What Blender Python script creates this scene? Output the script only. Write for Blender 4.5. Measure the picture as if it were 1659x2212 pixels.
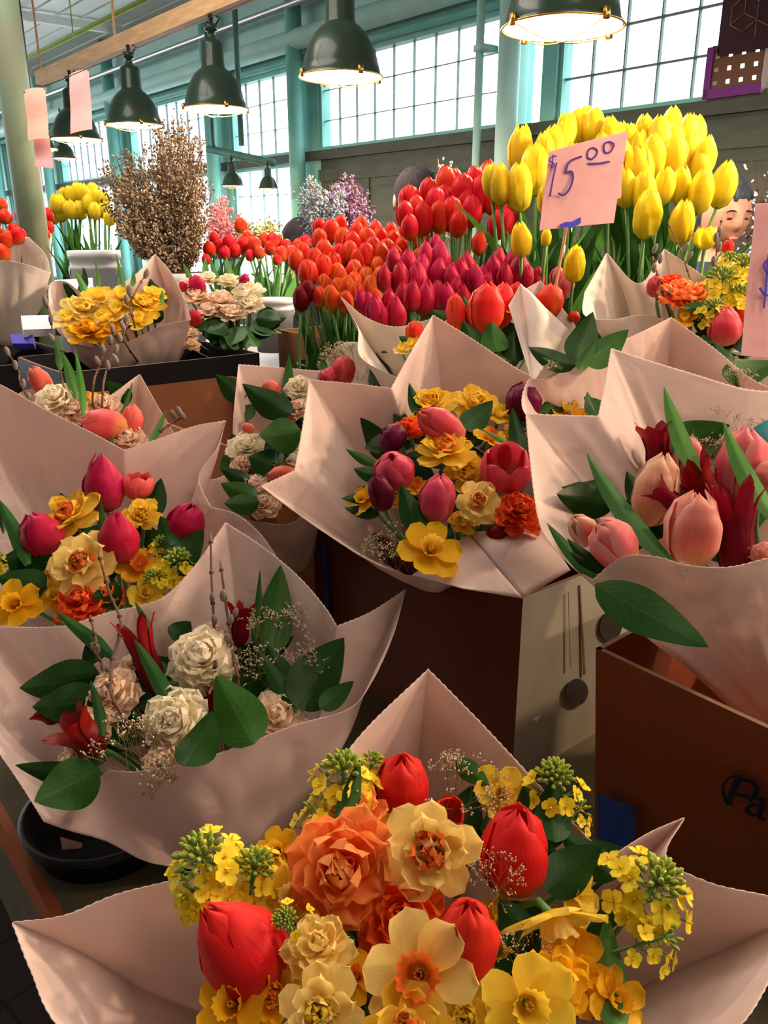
import bpy, math, random
from mathutils import Vector, Matrix, noise
from math import sin, cos, pi, radians as R
for o in list(bpy.data.objects): bpy.data.objects.remove(o)
SC = bpy.context.scene; COL = SC.collection
# ---------------------------------------------------------------- camera
F, PITCH, CZ = 1750.0, R(19.0), 1.55
CP, SP = cos(PITCH), sin(PITCH)
cd = bpy.data.cameras.new('camera'); cam = bpy.data.objects.new('camera', cd); COL.objects.link(cam)
cam.location = (0, 0, CZ); cam.rotation_euler = (R(90) - PITCH, 0, 0)
cd.sensor_fit = 'HORIZONTAL'; cd.sensor_width = 36.0; cd.lens = 36.0 * F / 1659.0
cd.clip_start = .02; cd.clip_end = 200
SC.camera = cam
# ---------------------------------------------------------------- light and exposure
SKY = (0.93, 0.97, 1.0); SKY_STRENGTH = 4.0
LAMP_W = 64.0; LAMP_COL = (1.0, .72, .50)
SC.view_settings.view_transform = 'Standard'; SC.view_settings.look = 'None'
SC.view_settings.gamma = 1.0; SC.view_settings.use_curve_mapping = False
SC.view_settings.exposure = 0.92
w = bpy.data.worlds.new('world'); SC.world = w; w.use_nodes = True
bg = w.node_tree.nodes['Background']; bg.inputs[0].default_value = (*SKY, 1); bg.inputs[1].default_value = SKY_STRENGTH

def overhead_fill(loc, sx, sy, energy, col):  # added soft fill from above; stands for no fixture in the hall
    ld = bpy.data.lights.new('overhead_fill', 'AREA'); ld.shape = 'RECTANGLE'; ld.size = sx; ld.size_y = sy; ld.energy = energy; ld.color = col
    lo = bpy.data.objects.new('overhead_fill', ld); COL.objects.link(lo); lo.location = loc; lo.rotation_euler = (0, 0, R(-50.5)); return lo
overhead_fill((1.2, .6, 3.6), 2.4, 1.2, 28, (1.0, .80, .64))
overhead_fill((-1.6, 3.2, 3.6), 2.4, 1.2, 60, (1.0, .88, .78))
def day_light(loc, sx, sy, energy):          # daylight coming in through the far windows
    ld = bpy.data.lights.new('daylight', 'AREA'); ld.shape = 'RECTANGLE'; ld.size = sx; ld.size_y = sy; ld.energy = energy; ld.color = SKY
    lo = bpy.data.objects.new('daylight', ld); COL.objects.link(lo); lo.location = loc; lo.rotation_euler = (R(90), 0, R(129.5)); return lo
DAY_W = 260
# ---------------------------------------------------------------- helpers
def P(px, py, d):
    x = (px - 829.5) / F * d; v = (1106.0 - py) / F * d
    return Vector((x, d * CP + v * SP, CZ + v * CP - d * SP))
CR, CU, CT = Vector((1, 0, 0)), Vector((0, SP, CP)), Vector((0, -CP, SP))
def dirv(ang, tow):                       # image-plane angle clockwise from up, tilt towards the viewer
    a, t = R(ang), R(tow)
    return (CR * sin(a) + CU * cos(a)) * cos(t) + CT * sin(t)
ANG = R(39.5)
UD = Vector((-sin(ANG), cos(ANG), 0)); VD = Vector((cos(ANG), sin(ANG), 0)); ZD = Vector((0, 0, 1))
def on_plane(px, py, p0, n):
    o = Vector((0, 0, CZ)); r = P(px, py, 1) - o
    return o + r * ((p0 - o).dot(n) / r.dot(n))
def frame(axis, roll=0.0, ref=None):      # matrix whose Z is axis; X as near ref as it can be
    z = axis.normalized(); x = (ref or CR).copy(); x = x - z * x.dot(z)
    if x.length < 1e-4: x = Vector((0, 1, 0)) - z * z.y
    x.normalize(); y = z.cross(x)
    m = Matrix((x, y, z)).transposed().to_4x4()
    return m @ Matrix.Rotation(roll, 4, 'Z')
def TRS(loc, rot, s):
    if not isinstance(s, (tuple, list, Vector)): s = (s, s, s)
    return Matrix.Translation(loc) @ rot @ Matrix.Diagonal((s[0], s[1], s[2], 1))
WM = {}
def link(o, parent=None, M=None):
    COL.objects.link(o); M = M if M is not None else Matrix.Identity(4)
    WM[o.name] = M
    if parent is not None:
        o.parent = parent; o.matrix_basis = WM[parent.name].inverted() @ M
    else: o.matrix_basis = M
    return o
def tag(o, label=None, cat=None, group=None, kind=None):
    if label: o['label'] = label
    if cat: o['category'] = cat
    if group: o['group'] = group
    if kind: o['kind'] = kind
    return o
def empty(name, loc, label, cat, group=None):
    o = bpy.data.objects.new(name, None); o.empty_display_size = .05
    link(o, None, Matrix.Translation(loc)); return tag(o, label, cat, group)
class MB:
    def __init__(s): s.v = []; s.f = []; s.uv = []; s.m = []
    def add(s, vs, fs, uvs=None, mat=0):
        b = len(s.v); s.v += [tuple(q) for q in vs]; s.uv += (uvs or [(0.5, 0.5)] * len(vs))
        for q in fs: s.f.append(tuple(b + i for i in q)); s.m.append(mat)
    def grid(s, fn, nu, nv, mat=0, M=None, closed=False):
        vs = []; uv = []
        n = nu if closed else nu + 1
        for j in range(nv + 1):
            for i in range(n):
                q = Vector(fn(i / nu, j / nv))
                vs.append(M @ q if M is not None else q); uv.append((i / nu, j / nv))
        fs = []
        for j in range(nv):
            for i in range(nu):
                a = j * n + i; b_ = j * n + (i + 1) % n if closed else a + 1
                fs.append((a, b_, b_ + n, a + n))
        s.add(vs, fs, uv, mat)
    def box(s, c, size, M=None, mat=0):
        vs = [Vector((c[0] + sx * size[0] / 2, c[1] + sy * size[1] / 2, c[2] + sz * size[2] / 2)) for sz in (-1, 1) for sy in (-1, 1) for sx in (-1, 1)]
        if M is not None: vs = [M @ q for q in vs]
        s.add(vs, [(0, 2, 3, 1), (4, 5, 7, 6), (0, 1, 5, 4), (2, 6, 7, 3), (0, 4, 6, 2), (1, 3, 7, 5)], None, mat)
    def tube(s, pts, r, n=6, mat=0, taper=1.0, cap=True):
        pts = [Vector(q) for q in pts]; k = len(pts); vs = []; uv = []
        prev = None
        for i, q in enumerate(pts):
            t = (pts[min(i + 1, k - 1)] - pts[max(i - 1, 0)]).normalized()
            x = prev if prev is not None else (Vector((1, 0, 0)) if abs(t.x) < .9 else Vector((0, 1, 0)))
            x = (x - t * x.dot(t)).normalized(); prev = x; y = t.cross(x)
            rr = r(i / (k - 1)) if callable(r) else r * (1 + (taper - 1) * i / (k - 1))
            for a in range(n):
                th = 2 * pi * a / n; vs.append(q + (x * cos(th) + y * sin(th)) * rr); uv.append((a / n, i / (k - 1)))
        fs = [(i * n + a, i * n + (a + 1) % n, (i + 1) * n + (a + 1) % n, (i + 1) * n + a) for i in range(k - 1) for a in range(n)]
        if cap: fs += [tuple(reversed(range(n))), tuple((k - 1) * n + a for a in range(n))]
        s.add(vs, fs, uv, mat)
    def blob(s, c, r, mat=0, nu=6, nv=4, M=None):
        if not isinstance(r, (tuple, list)): r = (r, r, r)
        c = Vector(c)
        def fn(u, v):
            th = 2 * pi * u; ph = pi * (v * .98 + .01)
            q = Vector((r[0] * sin(ph) * cos(th), r[1] * sin(ph) * sin(th), -r[2] * cos(ph)))
            return c + ((M @ q) if M is not None else q)
        s.grid(fn, nu, nv, mat, None, True)
    def lathe(s, prof, n=32, mat=0, M=None):
        k = len(prof) - 1
        def fn(u, v):
            r, z = prof[int(round(v * k))]; th = 2 * pi * u
            return (r * cos(th), r * sin(th), z)
        s.grid(fn, n, k, mat, M, True)
    def mesh(s, name, mats, smooth=True):
        me = bpy.data.meshes.new(name); me.from_pydata(s.v, [], s.f)
        for mt in mats: me.materials.append(mt)
        uvl = me.uv_layers.new(name='UVMap')
        li = [0] * len(me.loops); me.loops.foreach_get('vertex_index', li)
        flat = []
        for i in li: flat += [s.uv[i][0], s.uv[i][1]]
        uvl.data.foreach_set('uv', flat)
        me.polygons.foreach_set('material_index', s.m)
        me.polygons.foreach_set('use_smooth', [smooth] * len(s.f)); me.update(); return me
    def build(s, name, mats, parent=None, M=None, smooth=True):      # vertices are local to M
        if not isinstance(mats, (list, tuple)): mats = [mats]
        return link(bpy.data.objects.new(name, s.mesh(name, mats, smooth)), parent, M)
    def build_w(s, name, mats, parent=None, base=None, smooth=True):  # vertices are in the world; origin set to base
        b = base if base is not None else (WM[parent.name].translation if parent is not None else Vector((0, 0, 0)))
        s.v = [tuple(Vector(q) - b) for q in s.v]
        return s.build(name, mats, parent, Matrix.Translation(b), smooth)
def inst(name, me, parent=None, M=None): return link(bpy.data.objects.new(name, me), parent, M)
def bez(a, b, c, d, n=8):
    return [a * (1 - t) ** 3 + b * 3 * t * (1 - t) ** 2 + c * 3 * t * t * (1 - t) + d * t ** 3 for t in [i / n for i in range(n + 1)]]
def interp(x, xs, ys):
    for i in range(len(xs) - 1):
        if x <= xs[i + 1]:
            t = (x - xs[i]) / (xs[i + 1] - xs[i]); t = t * t * (3 - 2 * t) * .5 + t * .5
            return ys[i] + (ys[i + 1] - ys[i]) * t
    return ys[-1]

# ---------------------------------------------------------------- materials
def new_mat(name):
    m = bpy.data.materials.new(name); m.use_nodes = True; n = m.node_tree; b = n.nodes['Principled BSDF']; return m, n, b
def c4(c): return (c[0], c[1], c[2], 1)
def mat(name, c, rough=.6, c2=None, scale=20, metal=0, bump=0, bscale=60, spec=.18, emis=None, coat=0, trans=0, stretch=None):
    m, n, b = new_mat(name); L = n.links.new
    b.inputs['Base Color'].default_value = c4(c); b.inputs['Roughness'].default_value = rough
    b.inputs['Metallic'].default_value = metal; b.inputs['Specular IOR Level'].default_value = spec
    b.inputs['Coat Weight'].default_value = coat
    tc = n.nodes.new('ShaderNodeTexCoord'); src = tc.outputs['Object']
    if stretch:
        mp = n.nodes.new('ShaderNodeMapping'); mp.inputs['Scale'].default_value = stretch; L(src, mp.inputs[0]); src = mp.outputs[0]
    if c2 is not None:
        nz = n.nodes.new('ShaderNodeTexNoise'); nz.inputs['Scale'].default_value = scale; nz.inputs['Detail'].default_value = 5; L(src, nz.inputs['Vector'])
        rp = n.nodes.new('ShaderNodeValToRGB'); rp.color_ramp.elements[0].position = .35; rp.color_ramp.elements[1].position = .65
        rp.color_ramp.elements[0].color = c4(c); rp.color_ramp.elements[1].color = c4(c2)
        L(nz.outputs[0], rp.inputs[0]); L(rp.outputs[0], b.inputs['Base Color'])
    if bump:
        nb = n.nodes.new('ShaderNodeTexNoise'); nb.inputs['Scale'].default_value = bscale; nb.inputs['Detail'].default_value = 6; L(src, nb.inputs['Vector'])
        bp = n.nodes.new('ShaderNodeBump'); bp.inputs['Strength'].default_value = bump; bp.inputs['Distance'].default_value = .01
        L(nb.outputs[0], bp.inputs['Height']); L(bp.outputs[0], b.inputs['Normal'])
    if emis:
        b.inputs['Emission Color'].default_value = c4(emis[0]); b.inputs['Emission Strength'].default_value = emis[1]
    if trans: add_trans(m, n, b, trans)
    return m
def add_trans(m, n, b, k):
    L = n.links.new; tr = n.nodes.new('ShaderNodeBsdfTranslucent'); mx = n.nodes.new('ShaderNodeMixShader'); mx.inputs[0].default_value = k
    out = [q for q in n.nodes if q.type == 'OUTPUT_MATERIAL'][0]
    if b.inputs['Base Color'].is_linked: L(b.inputs['Base Color'].links[0].from_socket, tr.inputs[0])
    else: tr.inputs[0].default_value = b.inputs['Base Color'].default_value
    L(b.outputs[0], mx.inputs[1]); L(tr.outputs[0], mx.inputs[2]); L(mx.outputs[0], out.inputs[0])
def petal(name, base, mid, tip, edge=None, rough=.45, trans=.2, streak=.18, epow=.5):
    m, n, b = new_mat(name); L = n.links.new; N = n.nodes.new
    uv = N('ShaderNodeUVMap'); sp = N('ShaderNodeSeparateXYZ'); L(uv.outputs[0], sp.inputs[0])
    rp = N('ShaderNodeValToRGB'); e = rp.color_ramp.elements
    e[0].position = .02; e[0].color = c4(base); e[1].position = .98; e[1].color = c4(tip); k = e.new(.38); k.color = c4(mid)
    L(sp.outputs['Y'], rp.inputs[0]); colr = rp.outputs[0]
    if edge:
        s1 = N('ShaderNodeMath'); s1.operation = 'SUBTRACT'; s1.inputs[1].default_value = .5; L(sp.outputs['X'], s1.inputs[0])
        s2 = N('ShaderNodeMath'); s2.operation = 'ABSOLUTE'; L(s1.outputs[0], s2.inputs[0])
        mr = N('ShaderNodeMapRange'); mr.inputs['From Min'].default_value = epow * .5; mr.inputs['From Max'].default_value = .5; L(s2.outputs[0], mr.inputs[0])
        mx = N('ShaderNodeMixRGB'); L(mr.outputs[0], mx.inputs[0]); L(colr, mx.inputs[1]); mx.inputs[2].default_value = c4(edge); colr = mx.outputs[0]
    mp = N('ShaderNodeMapping'); mp.inputs['Scale'].default_value = (22, 1.6, 1); L(uv.outputs[0], mp.inputs[0])
    nz = N('ShaderNodeTexNoise'); nz.inputs['Scale'].default_value = 1.6; nz.inputs['Detail'].default_value = 4; L(mp.outputs[0], nz.inputs['Vector'])
    hs = N('ShaderNodeHueSaturation'); vr = N('ShaderNodeMapRange'); vr.inputs['To Min'].default_value = 1 - streak * 1.4; vr.inputs['To Max'].default_value = 1 + streak
    L(nz.outputs[0], vr.inputs[0]); L(vr.outputs[0], hs.inputs['Value']); L(colr, hs.inputs['Color'])
    oi = N('ShaderNodeObjectInfo'); hr = N('ShaderNodeMapRange'); hr.inputs['To Min'].default_value = .492; hr.inputs['To Max'].default_value = .508
    L(oi.outputs['Random'], hr.inputs[0]); L(hr.outputs[0], hs.inputs['Hue'])
    L(hs.outputs[0], b.inputs['Base Color']); b.inputs['Roughness'].default_value = rough; b.inputs['Specular IOR Level'].default_value = .14
    bp = N('ShaderNodeBump'); bp.inputs['Strength'].default_value = .15; bp.inputs['Distance'].default_value = .002; L(nz.outputs[0], bp.inputs['Height']); L(bp.outputs[0], b.inputs['Normal'])
    add_trans(m, n, b, trans); return m
def leaf_mat(name, c, c2, vein=(.16, .3, .08), rough=.35, veins=9, trans=.15):
    m, n, b = new_mat(name); L = n.links.new; N = n.nodes.new
    uv = N('ShaderNodeUVMap'); sp = N('ShaderNodeSeparateXYZ'); L(uv.outputs[0], sp.inputs[0])
    s1 = N('ShaderNodeMath'); s1.operation = 'SUBTRACT'; s1.inputs[1].default_value = .5; L(sp.outputs['X'], s1.inputs[0])
    s2 = N('ShaderNodeMath'); s2.operation = 'ABSOLUTE'; L(s1.outputs[0], s2.inputs[0])
    ad = N('ShaderNodeMath'); ad.operation = 'MULTIPLY_ADD'; ad.inputs[1].default_value = -.55; L(s2.outputs[0], ad.inputs[0]); L(sp.outputs['Y'], ad.inputs[2])
    ml = N('ShaderNodeMath'); ml.operation = 'MULTIPLY'; ml.inputs[1].default_value = veins; L(ad.outputs[0], ml.inputs[0])
    fr = N('ShaderNodeMath'); fr.operation = 'PINGPONG'; fr.inputs[1].default_value = .5; L(ml.outputs[0], fr.inputs[0])
    lt = N('ShaderNodeMath'); lt.operation = 'LESS_THAN'; lt.inputs[1].default_value = .035 if veins else -1; L(fr.outputs[0], lt.inputs[0])
    md = N('ShaderNodeMath'); md.operation = 'LESS_THAN'; md.inputs[1].default_value = .014; L(s2.outputs[0], md.inputs[0])
    mxx = N('ShaderNodeMath'); mxx.operation = 'MAXIMUM'; L(lt.outputs[0], mxx.inputs[0]); L(md.outputs[0], mxx.inputs[1])
    sc = N('ShaderNodeMath'); sc.operation = 'MULTIPLY'; sc.inputs[1].default_value = .45; L(mxx.outputs[0], sc.inputs[0])
    tc = N('ShaderNodeTexCoord'); nz = N('ShaderNodeTexNoise'); nz.inputs['Scale'].default_value = 3; L(tc.outputs['Object'], nz.inputs['Vector'])
    m1 = N('ShaderNodeMixRGB'); m1.inputs[1].default_value = c4(c); m1.inputs[2].default_value = c4(c2); L(nz.outputs[0], m1.inputs[0])
    m2 = N('ShaderNodeMixRGB'); m2.inputs[2].default_value = c4(vein); L(sc.outputs[0], m2.inputs[0]); L(m1.outputs[0], m2.inputs[1])
    hs = N('ShaderNodeHueSaturation'); oi = N('ShaderNodeObjectInfo'); hr = N('ShaderNodeMapRange'); hr.inputs['To Min'].default_value = .7; hr.inputs['To Max'].default_value = 1.3
    L(oi.outputs['Random'], hr.inputs[0]); L(hr.outputs[0], hs.inputs['Value']); L(m2.outputs[0], hs.inputs['Color'])
    L(hs.outputs[0], b.inputs['Base Color']); b.inputs['Roughness'].default_value = rough; b.inputs['Specular IOR Level'].default_value = .12
    add_trans(m, n, b, trans); return m
M = {}
# paper and card
def paper_mat(name, c, c2, trans=.3):
    m, n, b = new_mat(name); L = n.links.new; N = n.nodes.new
    tc = N('ShaderNodeTexCoord'); nz = N('ShaderNodeTexNoise'); nz.inputs['Scale'].default_value = 260; nz.inputs['Detail'].default_value = 3; L(tc.outputs['Object'], nz.inputs['Vector'])
    m1 = N('ShaderNodeMixRGB'); m1.inputs[1].default_value = c4(c); m1.inputs[2].default_value = c4(c2); L(nz.outputs[0], m1.inputs[0]); L(m1.outputs[0], b.inputs['Base Color'])
    n2 = N('ShaderNodeTexNoise'); n2.inputs['Scale'].default_value = 11; n2.inputs['Detail'].default_value = 3; n2.inputs['Distortion'].default_value = .6; L(tc.outputs['Object'], n2.inputs['Vector'])
    bp = N('ShaderNodeBump'); bp.inputs['Strength'].default_value = .5; bp.inputs['Distance'].default_value = .012; L(n2.outputs[0], bp.inputs['Height']); L(bp.outputs[0], b.inputs['Normal'])
    b.inputs['Roughness'].default_value = .55; b.inputs['Specular IOR Level'].default_value = .3
    add_trans(m, n, b, trans); return m
M['paper'] = paper_mat('blush_paper', (.84, .67, .60), (.78, .61, .545))
M['paper_white'] = paper_mat('white_paper', (.82, .74, .66), (.76, .68, .60))
M['card_dark'] = mat('dark_red_brown_cardboard', (.12, .028, .009), .75, (.09, .022, .008), 6, bump=.15, bscale=30)
M['card'] = mat('brown_cardboard', (.20, .046, .012), .75, (.15, .036, .010), 6, bump=.15, bscale=30)
M['card_in'] = mat('tan_cardboard', (.42, .19, .085), .8, (.34, .15, .07), 8, bump=.15, bscale=40)
M['card_white'] = mat('pale_coated_cardboard', (.42, .39, .30), .7, (.34, .31, .23), 9, bump=.2, bscale=18)
M['card_edge'] = mat('torn_card_edge', (.20, .12, .07), .9)
M['hole'] = mat('hole_shade', (.05, .035, .03), .9)  # shade of the hand holes put into a dark colour
M['ink'] = mat('navy_print', (.006, .008, .025), .6)
M['pen'] = mat('violet_marker', (.07, .03, .30), .5)
M['bluepen'] = mat('blue_marker', (.06, .05, .55), .5)
M['tape'] = mat('blue_tape', (.012, .035, .16), .6, (.02, .05, .2), 30)
M['pinkcard'] = mat('pink_card', (.86, .50, .49), .6, (.80, .44, .44), 30, trans=.2)
M['peachcard'] = mat('peach_card', (.82, .52, .42), .6, (.75, .46, .38), 30, trans=.2)
M['stick'] = mat('wooden_stick', (.62, .33, .16), .6)
M['wood'] = mat('timber_rail', (.66, .40, .19), .6, (.50, .29, .13), 5, stretch=(1, 1, 8))
M['table'] = mat('grey_green_table_cover', (.13, .11, .06), .75, (.09, .08, .045), 12, bump=.1)
M['table_edge'] = mat('orange_table_edging', (.42, .10, .02), .6, (.34, .08, .02), 12)
M['black'] = mat('black_plastic', (.012, .012, .016), .45, (.02, .02, .025), 10)
M['bucket'] = mat('white_plastic_bucket', (.78, .82, .84), .4, (.70, .75, .78), 6, trans=.1)
M['teal'] = mat('teal_paint', (.20, .50, .44), .45, (.15, .43, .38), 4, coat=.1)
M['teal_pale'] = mat('pale_teal_paint', (.42, .66, .60), .5, (.36, .60, .54), 4)
M['teal_dark'] = mat('worn_dark_teal_paint', (.05, .15, .13), .5, (.08, .20, .17), 8)
M['post'] = mat('sage_painted_steel', (.17, .26, .17), .5, (.22, .22, .15), 5)
M['olive'] = mat('olive_painted_boards', (.075, .088, .065), .6, (.055, .068, .05), 5, bump=.15, bscale=12, stretch=(1, 1, 4))
M['ceil'] = mat('pale_ceiling_boards', (.78, .80, .77), .8, (.70, .73, .70), 2)
M['iron'] = mat('dark_iron', (.05, .055, .05), .5)
M['mullion'] = mat('window_mullion', (.13, .19, .20), .5)
M['lamp'] = mat('dark_green_enamel', (.016, .045, .030), .32, (.022, .035, .022), 9, coat=.12)
M['lampin'] = mat('white_enamel', (.9, .86, .76), .4)
M['bulb'] = mat('lit_bulb', (1, .9, .7), .3, emis=((1, .78, .45), 28))
M['brass'] = mat('brass_wire', (.55, .32, .08), .35, metal=1)
M['silver'] = mat('galvanised_conduit', (.55, .58, .58), .35, metal=.8)
M['purple'] = mat('purple_plastic', (.16, .02, .20), .45)
M['plum'] = mat('plum_fabric', (.045, .015, .022), .7)
M['gold'] = mat('gold_print', (.45, .27, .07), .4, metal=.6)
M['tanplastic'] = mat('brown_crate_plastic', (.16, .07, .035), .6)
M['skin'] = mat('skin', (.36, .19, .14), .55, (.33, .165, .12), 20)
M['lip'] = mat('lips', (.45, .13, .12), .5)
M['hair'] = mat('black_hair', (.006, .006, .009), .85, (.012, .012, .018), 60, stretch=(1, 1, .1), spec=.04)
M['greyhair'] = mat('dark_grey_hair', (.012, .015, .022), .7, (.03, .04, .06), 70, stretch=(1, 1, .1), spec=.06)
M['navy'] = mat('navy_jacket', (.015, .02, .05), .8)
M['darkcloth'] = mat('black_cloth', (.01, .01, .012), .85)
M['white'] = mat('white_card', (.75, .75, .75), .6)
M['tealpaper'] = mat('teal_tissue', (.01, .16, .17), .6, trans=.2)
g, n, b = new_mat('window_glass'); M['glass'] = g
tr = n.nodes.new('ShaderNodeBsdfTransparent'); tr.inputs[0].default_value = (.97, .985, 1, 1); gl = n.nodes.new('ShaderNodeBsdfGlossy'); gl.inputs['Roughness'].default_value = .05
mx = n.nodes.new('ShaderNodeMixShader'); mx.inputs[0].default_value = .04
n.links.new(tr.outputs[0], mx.inputs[1]); n.links.new(gl.outputs[0], mx.inputs[2]); n.links.new(mx.outputs[0], [q for q in n.nodes if q.type == 'OUTPUT_MATERIAL'][0].inputs[0])
# floor tiles
m_, n, b = new_mat('quarry_tiles'); M['floor'] = m_
tc = n.nodes.new('ShaderNodeTexCoord'); mp = n.nodes.new('ShaderNodeMapping'); mp.inputs['Rotation'].default_value = (0, 0, R(-50.5)); bk = n.nodes.new('ShaderNodeTexBrick')
bk.offset = 0; bk.inputs['Scale'].default_value = 1; bk.inputs['Brick Width'].default_value = .16; bk.inputs['Row Height'].default_value = .16; bk.inputs['Mortar Size'].default_value = .004
bk.inputs['Color1'].default_value = (.085, .030, .022, 1); bk.inputs['Color2'].default_value = (.060, .024, .020, 1); bk.inputs['Mortar'].default_value = (.012, .010, .010, 1)
n.links.new(tc.outputs['Object'], mp.inputs[0]); n.links.new(mp.outputs[0], bk.inputs[0]); n.links.new(bk.outputs[0], b.inputs['Base Color']); b.inputs['Roughness'].default_value = .6
# plants
M['stem'] = mat('green_stem', (.10, .24, .06), .5, (.14, .30, .09), 8)
M['twig'] = mat('brown_twig', (.10, .045, .03), .7, (.15, .08, .05), 30)
M['catkin'] = mat('grey_catkin', (.34, .29, .25), .9, (.24, .19, .16), 200, bump=.4, bscale=600)
M['gyp'] = mat('tiny_cream_bud', (.60, .50, .36), .8)
M['gypstem'] = mat('fine_straw_stem', (.22, .17, .07), .8)
M['bud'] = mat('green_bud', (.20, .30, .035), .5, (.32, .38, .05), 30)
M['salal'] = leaf_mat('dark_salal_leaf', (.008, .036, .005), (.014, .058, .008), (.04, .095, .022), .42, trans=.08)
M['salal2'] = leaf_mat('mid_green_leaf', (.016, .066, .008), (.026, .092, .011), (.06, .14, .03), .42, trans=.1)
M['tleaf'] = leaf_mat('tulip_leaf', (.025, .10, .022), (.045, .14, .03), (.07, .16, .05), .45, 0, trans=.12)
M['tleaf2'] = leaf_mat('bright_tulip_leaf', (.06, .20, .03), (.10, .27, .05), (.12, .28, .07), .45, 0, .25)
M['t_red'] = petal('scarlet_petal', (.55, .14, .02), (.72, .015, .012), (.78, .03, .02))
M['t_orange'] = petal('orange_red_petal', (.72, .12, .02), (.84, .035, .016), (.88, .065, .025), (.90, .12, .035), epow=.5)
M['t_flame'] = petal('flame_petal', (.75, .30, .02), (.70, .035, .012), (.84, .10, .02), (.92, .32, .03), epow=.66)
M['t_crimson'] = petal('crimson_petal', (.45, .06, .05), (.50, .008, .045), (.55, .015, .07))
M['t_maroon'] = petal('maroon_petal', (.14, .01, .03), (.12, .004, .028), (.18, .008, .05))
M['t_dark'] = petal('dark_red_petal', (.15, .006, .006), (.17, .002, .006), (.24, .004, .010))
M['t_pink'] = petal('rose_pink_petal', (.60, .40, .16), (.80, .16, .14), (.86, .30, .25), (.88, .42, .34), epow=.45)
M['t_hot'] = petal('hot_pink_petal', (.60, .18, .10), (.66, .035, .075), (.76, .085, .12), (.78, .14, .16), epow=.6)
M['t_peach'] = petal('peach_petal', (.62, .34, .12), (.80, .33, .19), (.86, .48, .30), (.86, .52, .34), epow=.45)
M['t_coral'] = petal('coral_petal', (.72, .35, .12), (.82, .12, .10), (.86, .20, .15))
M['t_pinkred'] = petal('pink_red_petal', (.6, .3, .15), (.68, .03, .06), (.85, .22, .22), (.88, .36, .32), epow=.5)
M['t_stripe'] = petal('striped_petal', (.5, .1, .05), (.45, .01, .02), (.7, .3, .2), (.85, .6, .42), epow=.3)
M['t_yellow'] = petal('yellow_petal', (.55, .52, .04), (.90, .72, .025), (.93, .76, .035), streak=.12, trans=.4)
M['y'] = petal('daffodil_yellow', (.86, .50, .02), (.92, .62, .05), (.93, .66, .07), streak=.08, trans=.4)
M['y_pale'] = petal('pale_daffodil', (.88, .58, .08), (.93, .70, .20), (.95, .75, .26), streak=.08, trans=.4)
M['y_gold'] = petal('golden_daffodil', (.82, .32, .01), (.92, .47, .015), (.93, .52, .02), streak=.08, trans=.4)
M['o'] = petal('orange_corona', (.80, .22, .02), (.88, .25, .03), (.90, .20, .03), streak=.12, trans=.3)
M['o_soft'] = petal('salmon_orange_petal', (.90, .12, .02), (.95, .20, .045), (.96, .34, .10), streak=.1, trans=.4)
M['o_red'] = petal('deep_orange_petal', (.80, .05, .008), (.90, .085, .012), (.93, .16, .03), streak=.1, trans=.35)
M['cream'] = petal('cream_petal', (.90, .78, .50), (.94, .86, .66), (.95, .88, .70), streak=.06, trans=.45)
M['peachc'] = petal('blush_cream_petal', (.88, .62, .42), (.92, .72, .53), (.94, .76, .60), streak=.06, trans=.45)
M['rape'] = petal('rapeseed_yellow', (.75, .55, .02), (.88, .68, .03), (.90, .72, .04), streak=.06, trans=.25)
# ---------------------------------------------------------------- the hall
W0 = P(1400, 220, 4.9); W0.z = 0
def W(s, z, off=0.0): return W0 + UD * s + VD * off + ZD * z
WR = Matrix((UD, -VD, ZD)).transposed().to_4x4()          # x along the wall, y into the room, z up
def wbox(mb, s0, s1, z0, z1, o0, o1, m=0):
    c = W((s0 + s1) / 2, (z0 + z1) / 2, (o0 + o1) / 2)
    mb.box((0, 0, 0), (abs(s1 - s0), abs(o1 - o0), abs(z1 - z0)), Matrix.Translation(c) @ WR, m)
def struct(o): o['kind'] = 'structure'; return o
S_END = 24.0
mb = MB(); mb.box((0, 0, -.05), (60, 60, .1)); struct(mb.build('floor', M['floor'], smooth=False))
mb = MB()
mb.box((0, 0, 0), (34, 14, .08), Matrix.Translation(W(8, 3.84, -6.5)) @ WR)
for k in range(60): wbox(mb, -9, 24, 3.785, 3.8, -.25 * k - .02, -.25 * k, 0)
struct(mb.build('ceiling', M['ceil'], smooth=False))
for i in range(9):
    mb = MB(); s = -6 + i * 3.2
    mb.box((0, 0, 0), (.07, 13, .08), Matrix.Translation(W(s, 3.72, -6.5)) @ WR); struct(mb.build('trim_%d' % (20 + i), M['ceil'], smooth=False))
# window wall
mb = MB()
wbox(mb, -9, 3.45, 0, 2.2, 0, .12)
for z in (.3, .75, 1.2, 1.65, 1.93): wbox(mb, -9, 3.45, z, z + .012, -.006, 0, 0)
for z0, z1 in ((.02, .14), (2.0, 2.1)): wbox(mb, -9, 3.45, z0, z1, -.02, 0)
for s in (-5.5, -4, -2.5, -1, .35, 1.9, 2.7): wbox(mb, s, s + .05, .1, 2.05, -.015, 0)
wbox(mb, 3.45, S_END, 0, .85, 0, .12)
struct(mb.build('wall_window_side', M['olive'], smooth=False))
mb = MB(); wbox(mb, -9, S_END, 2.18, 2.26, -.05, .14); struct(mb.build('trim_1', M['olive'], smooth=False))
mb = MB(); wbox(mb, -9, S_END, 3.0, 3.8, 0, .12); struct(mb.build('wall_upper', M['teal_pale'], smooth=False))
mb = MB(); mb.tube([W(-9, 3.16, -.14), W(S_END, 3.16, -.14)], .085, 16); struct(mb.build('trim_2', M['teal_pale']))
mb = MB(); mb.tube([W(-9, 3.03, -.05), W(S_END, 3.03, -.05)], .03, 10); struct(mb.build('trim_3', M['teal']))
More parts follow.
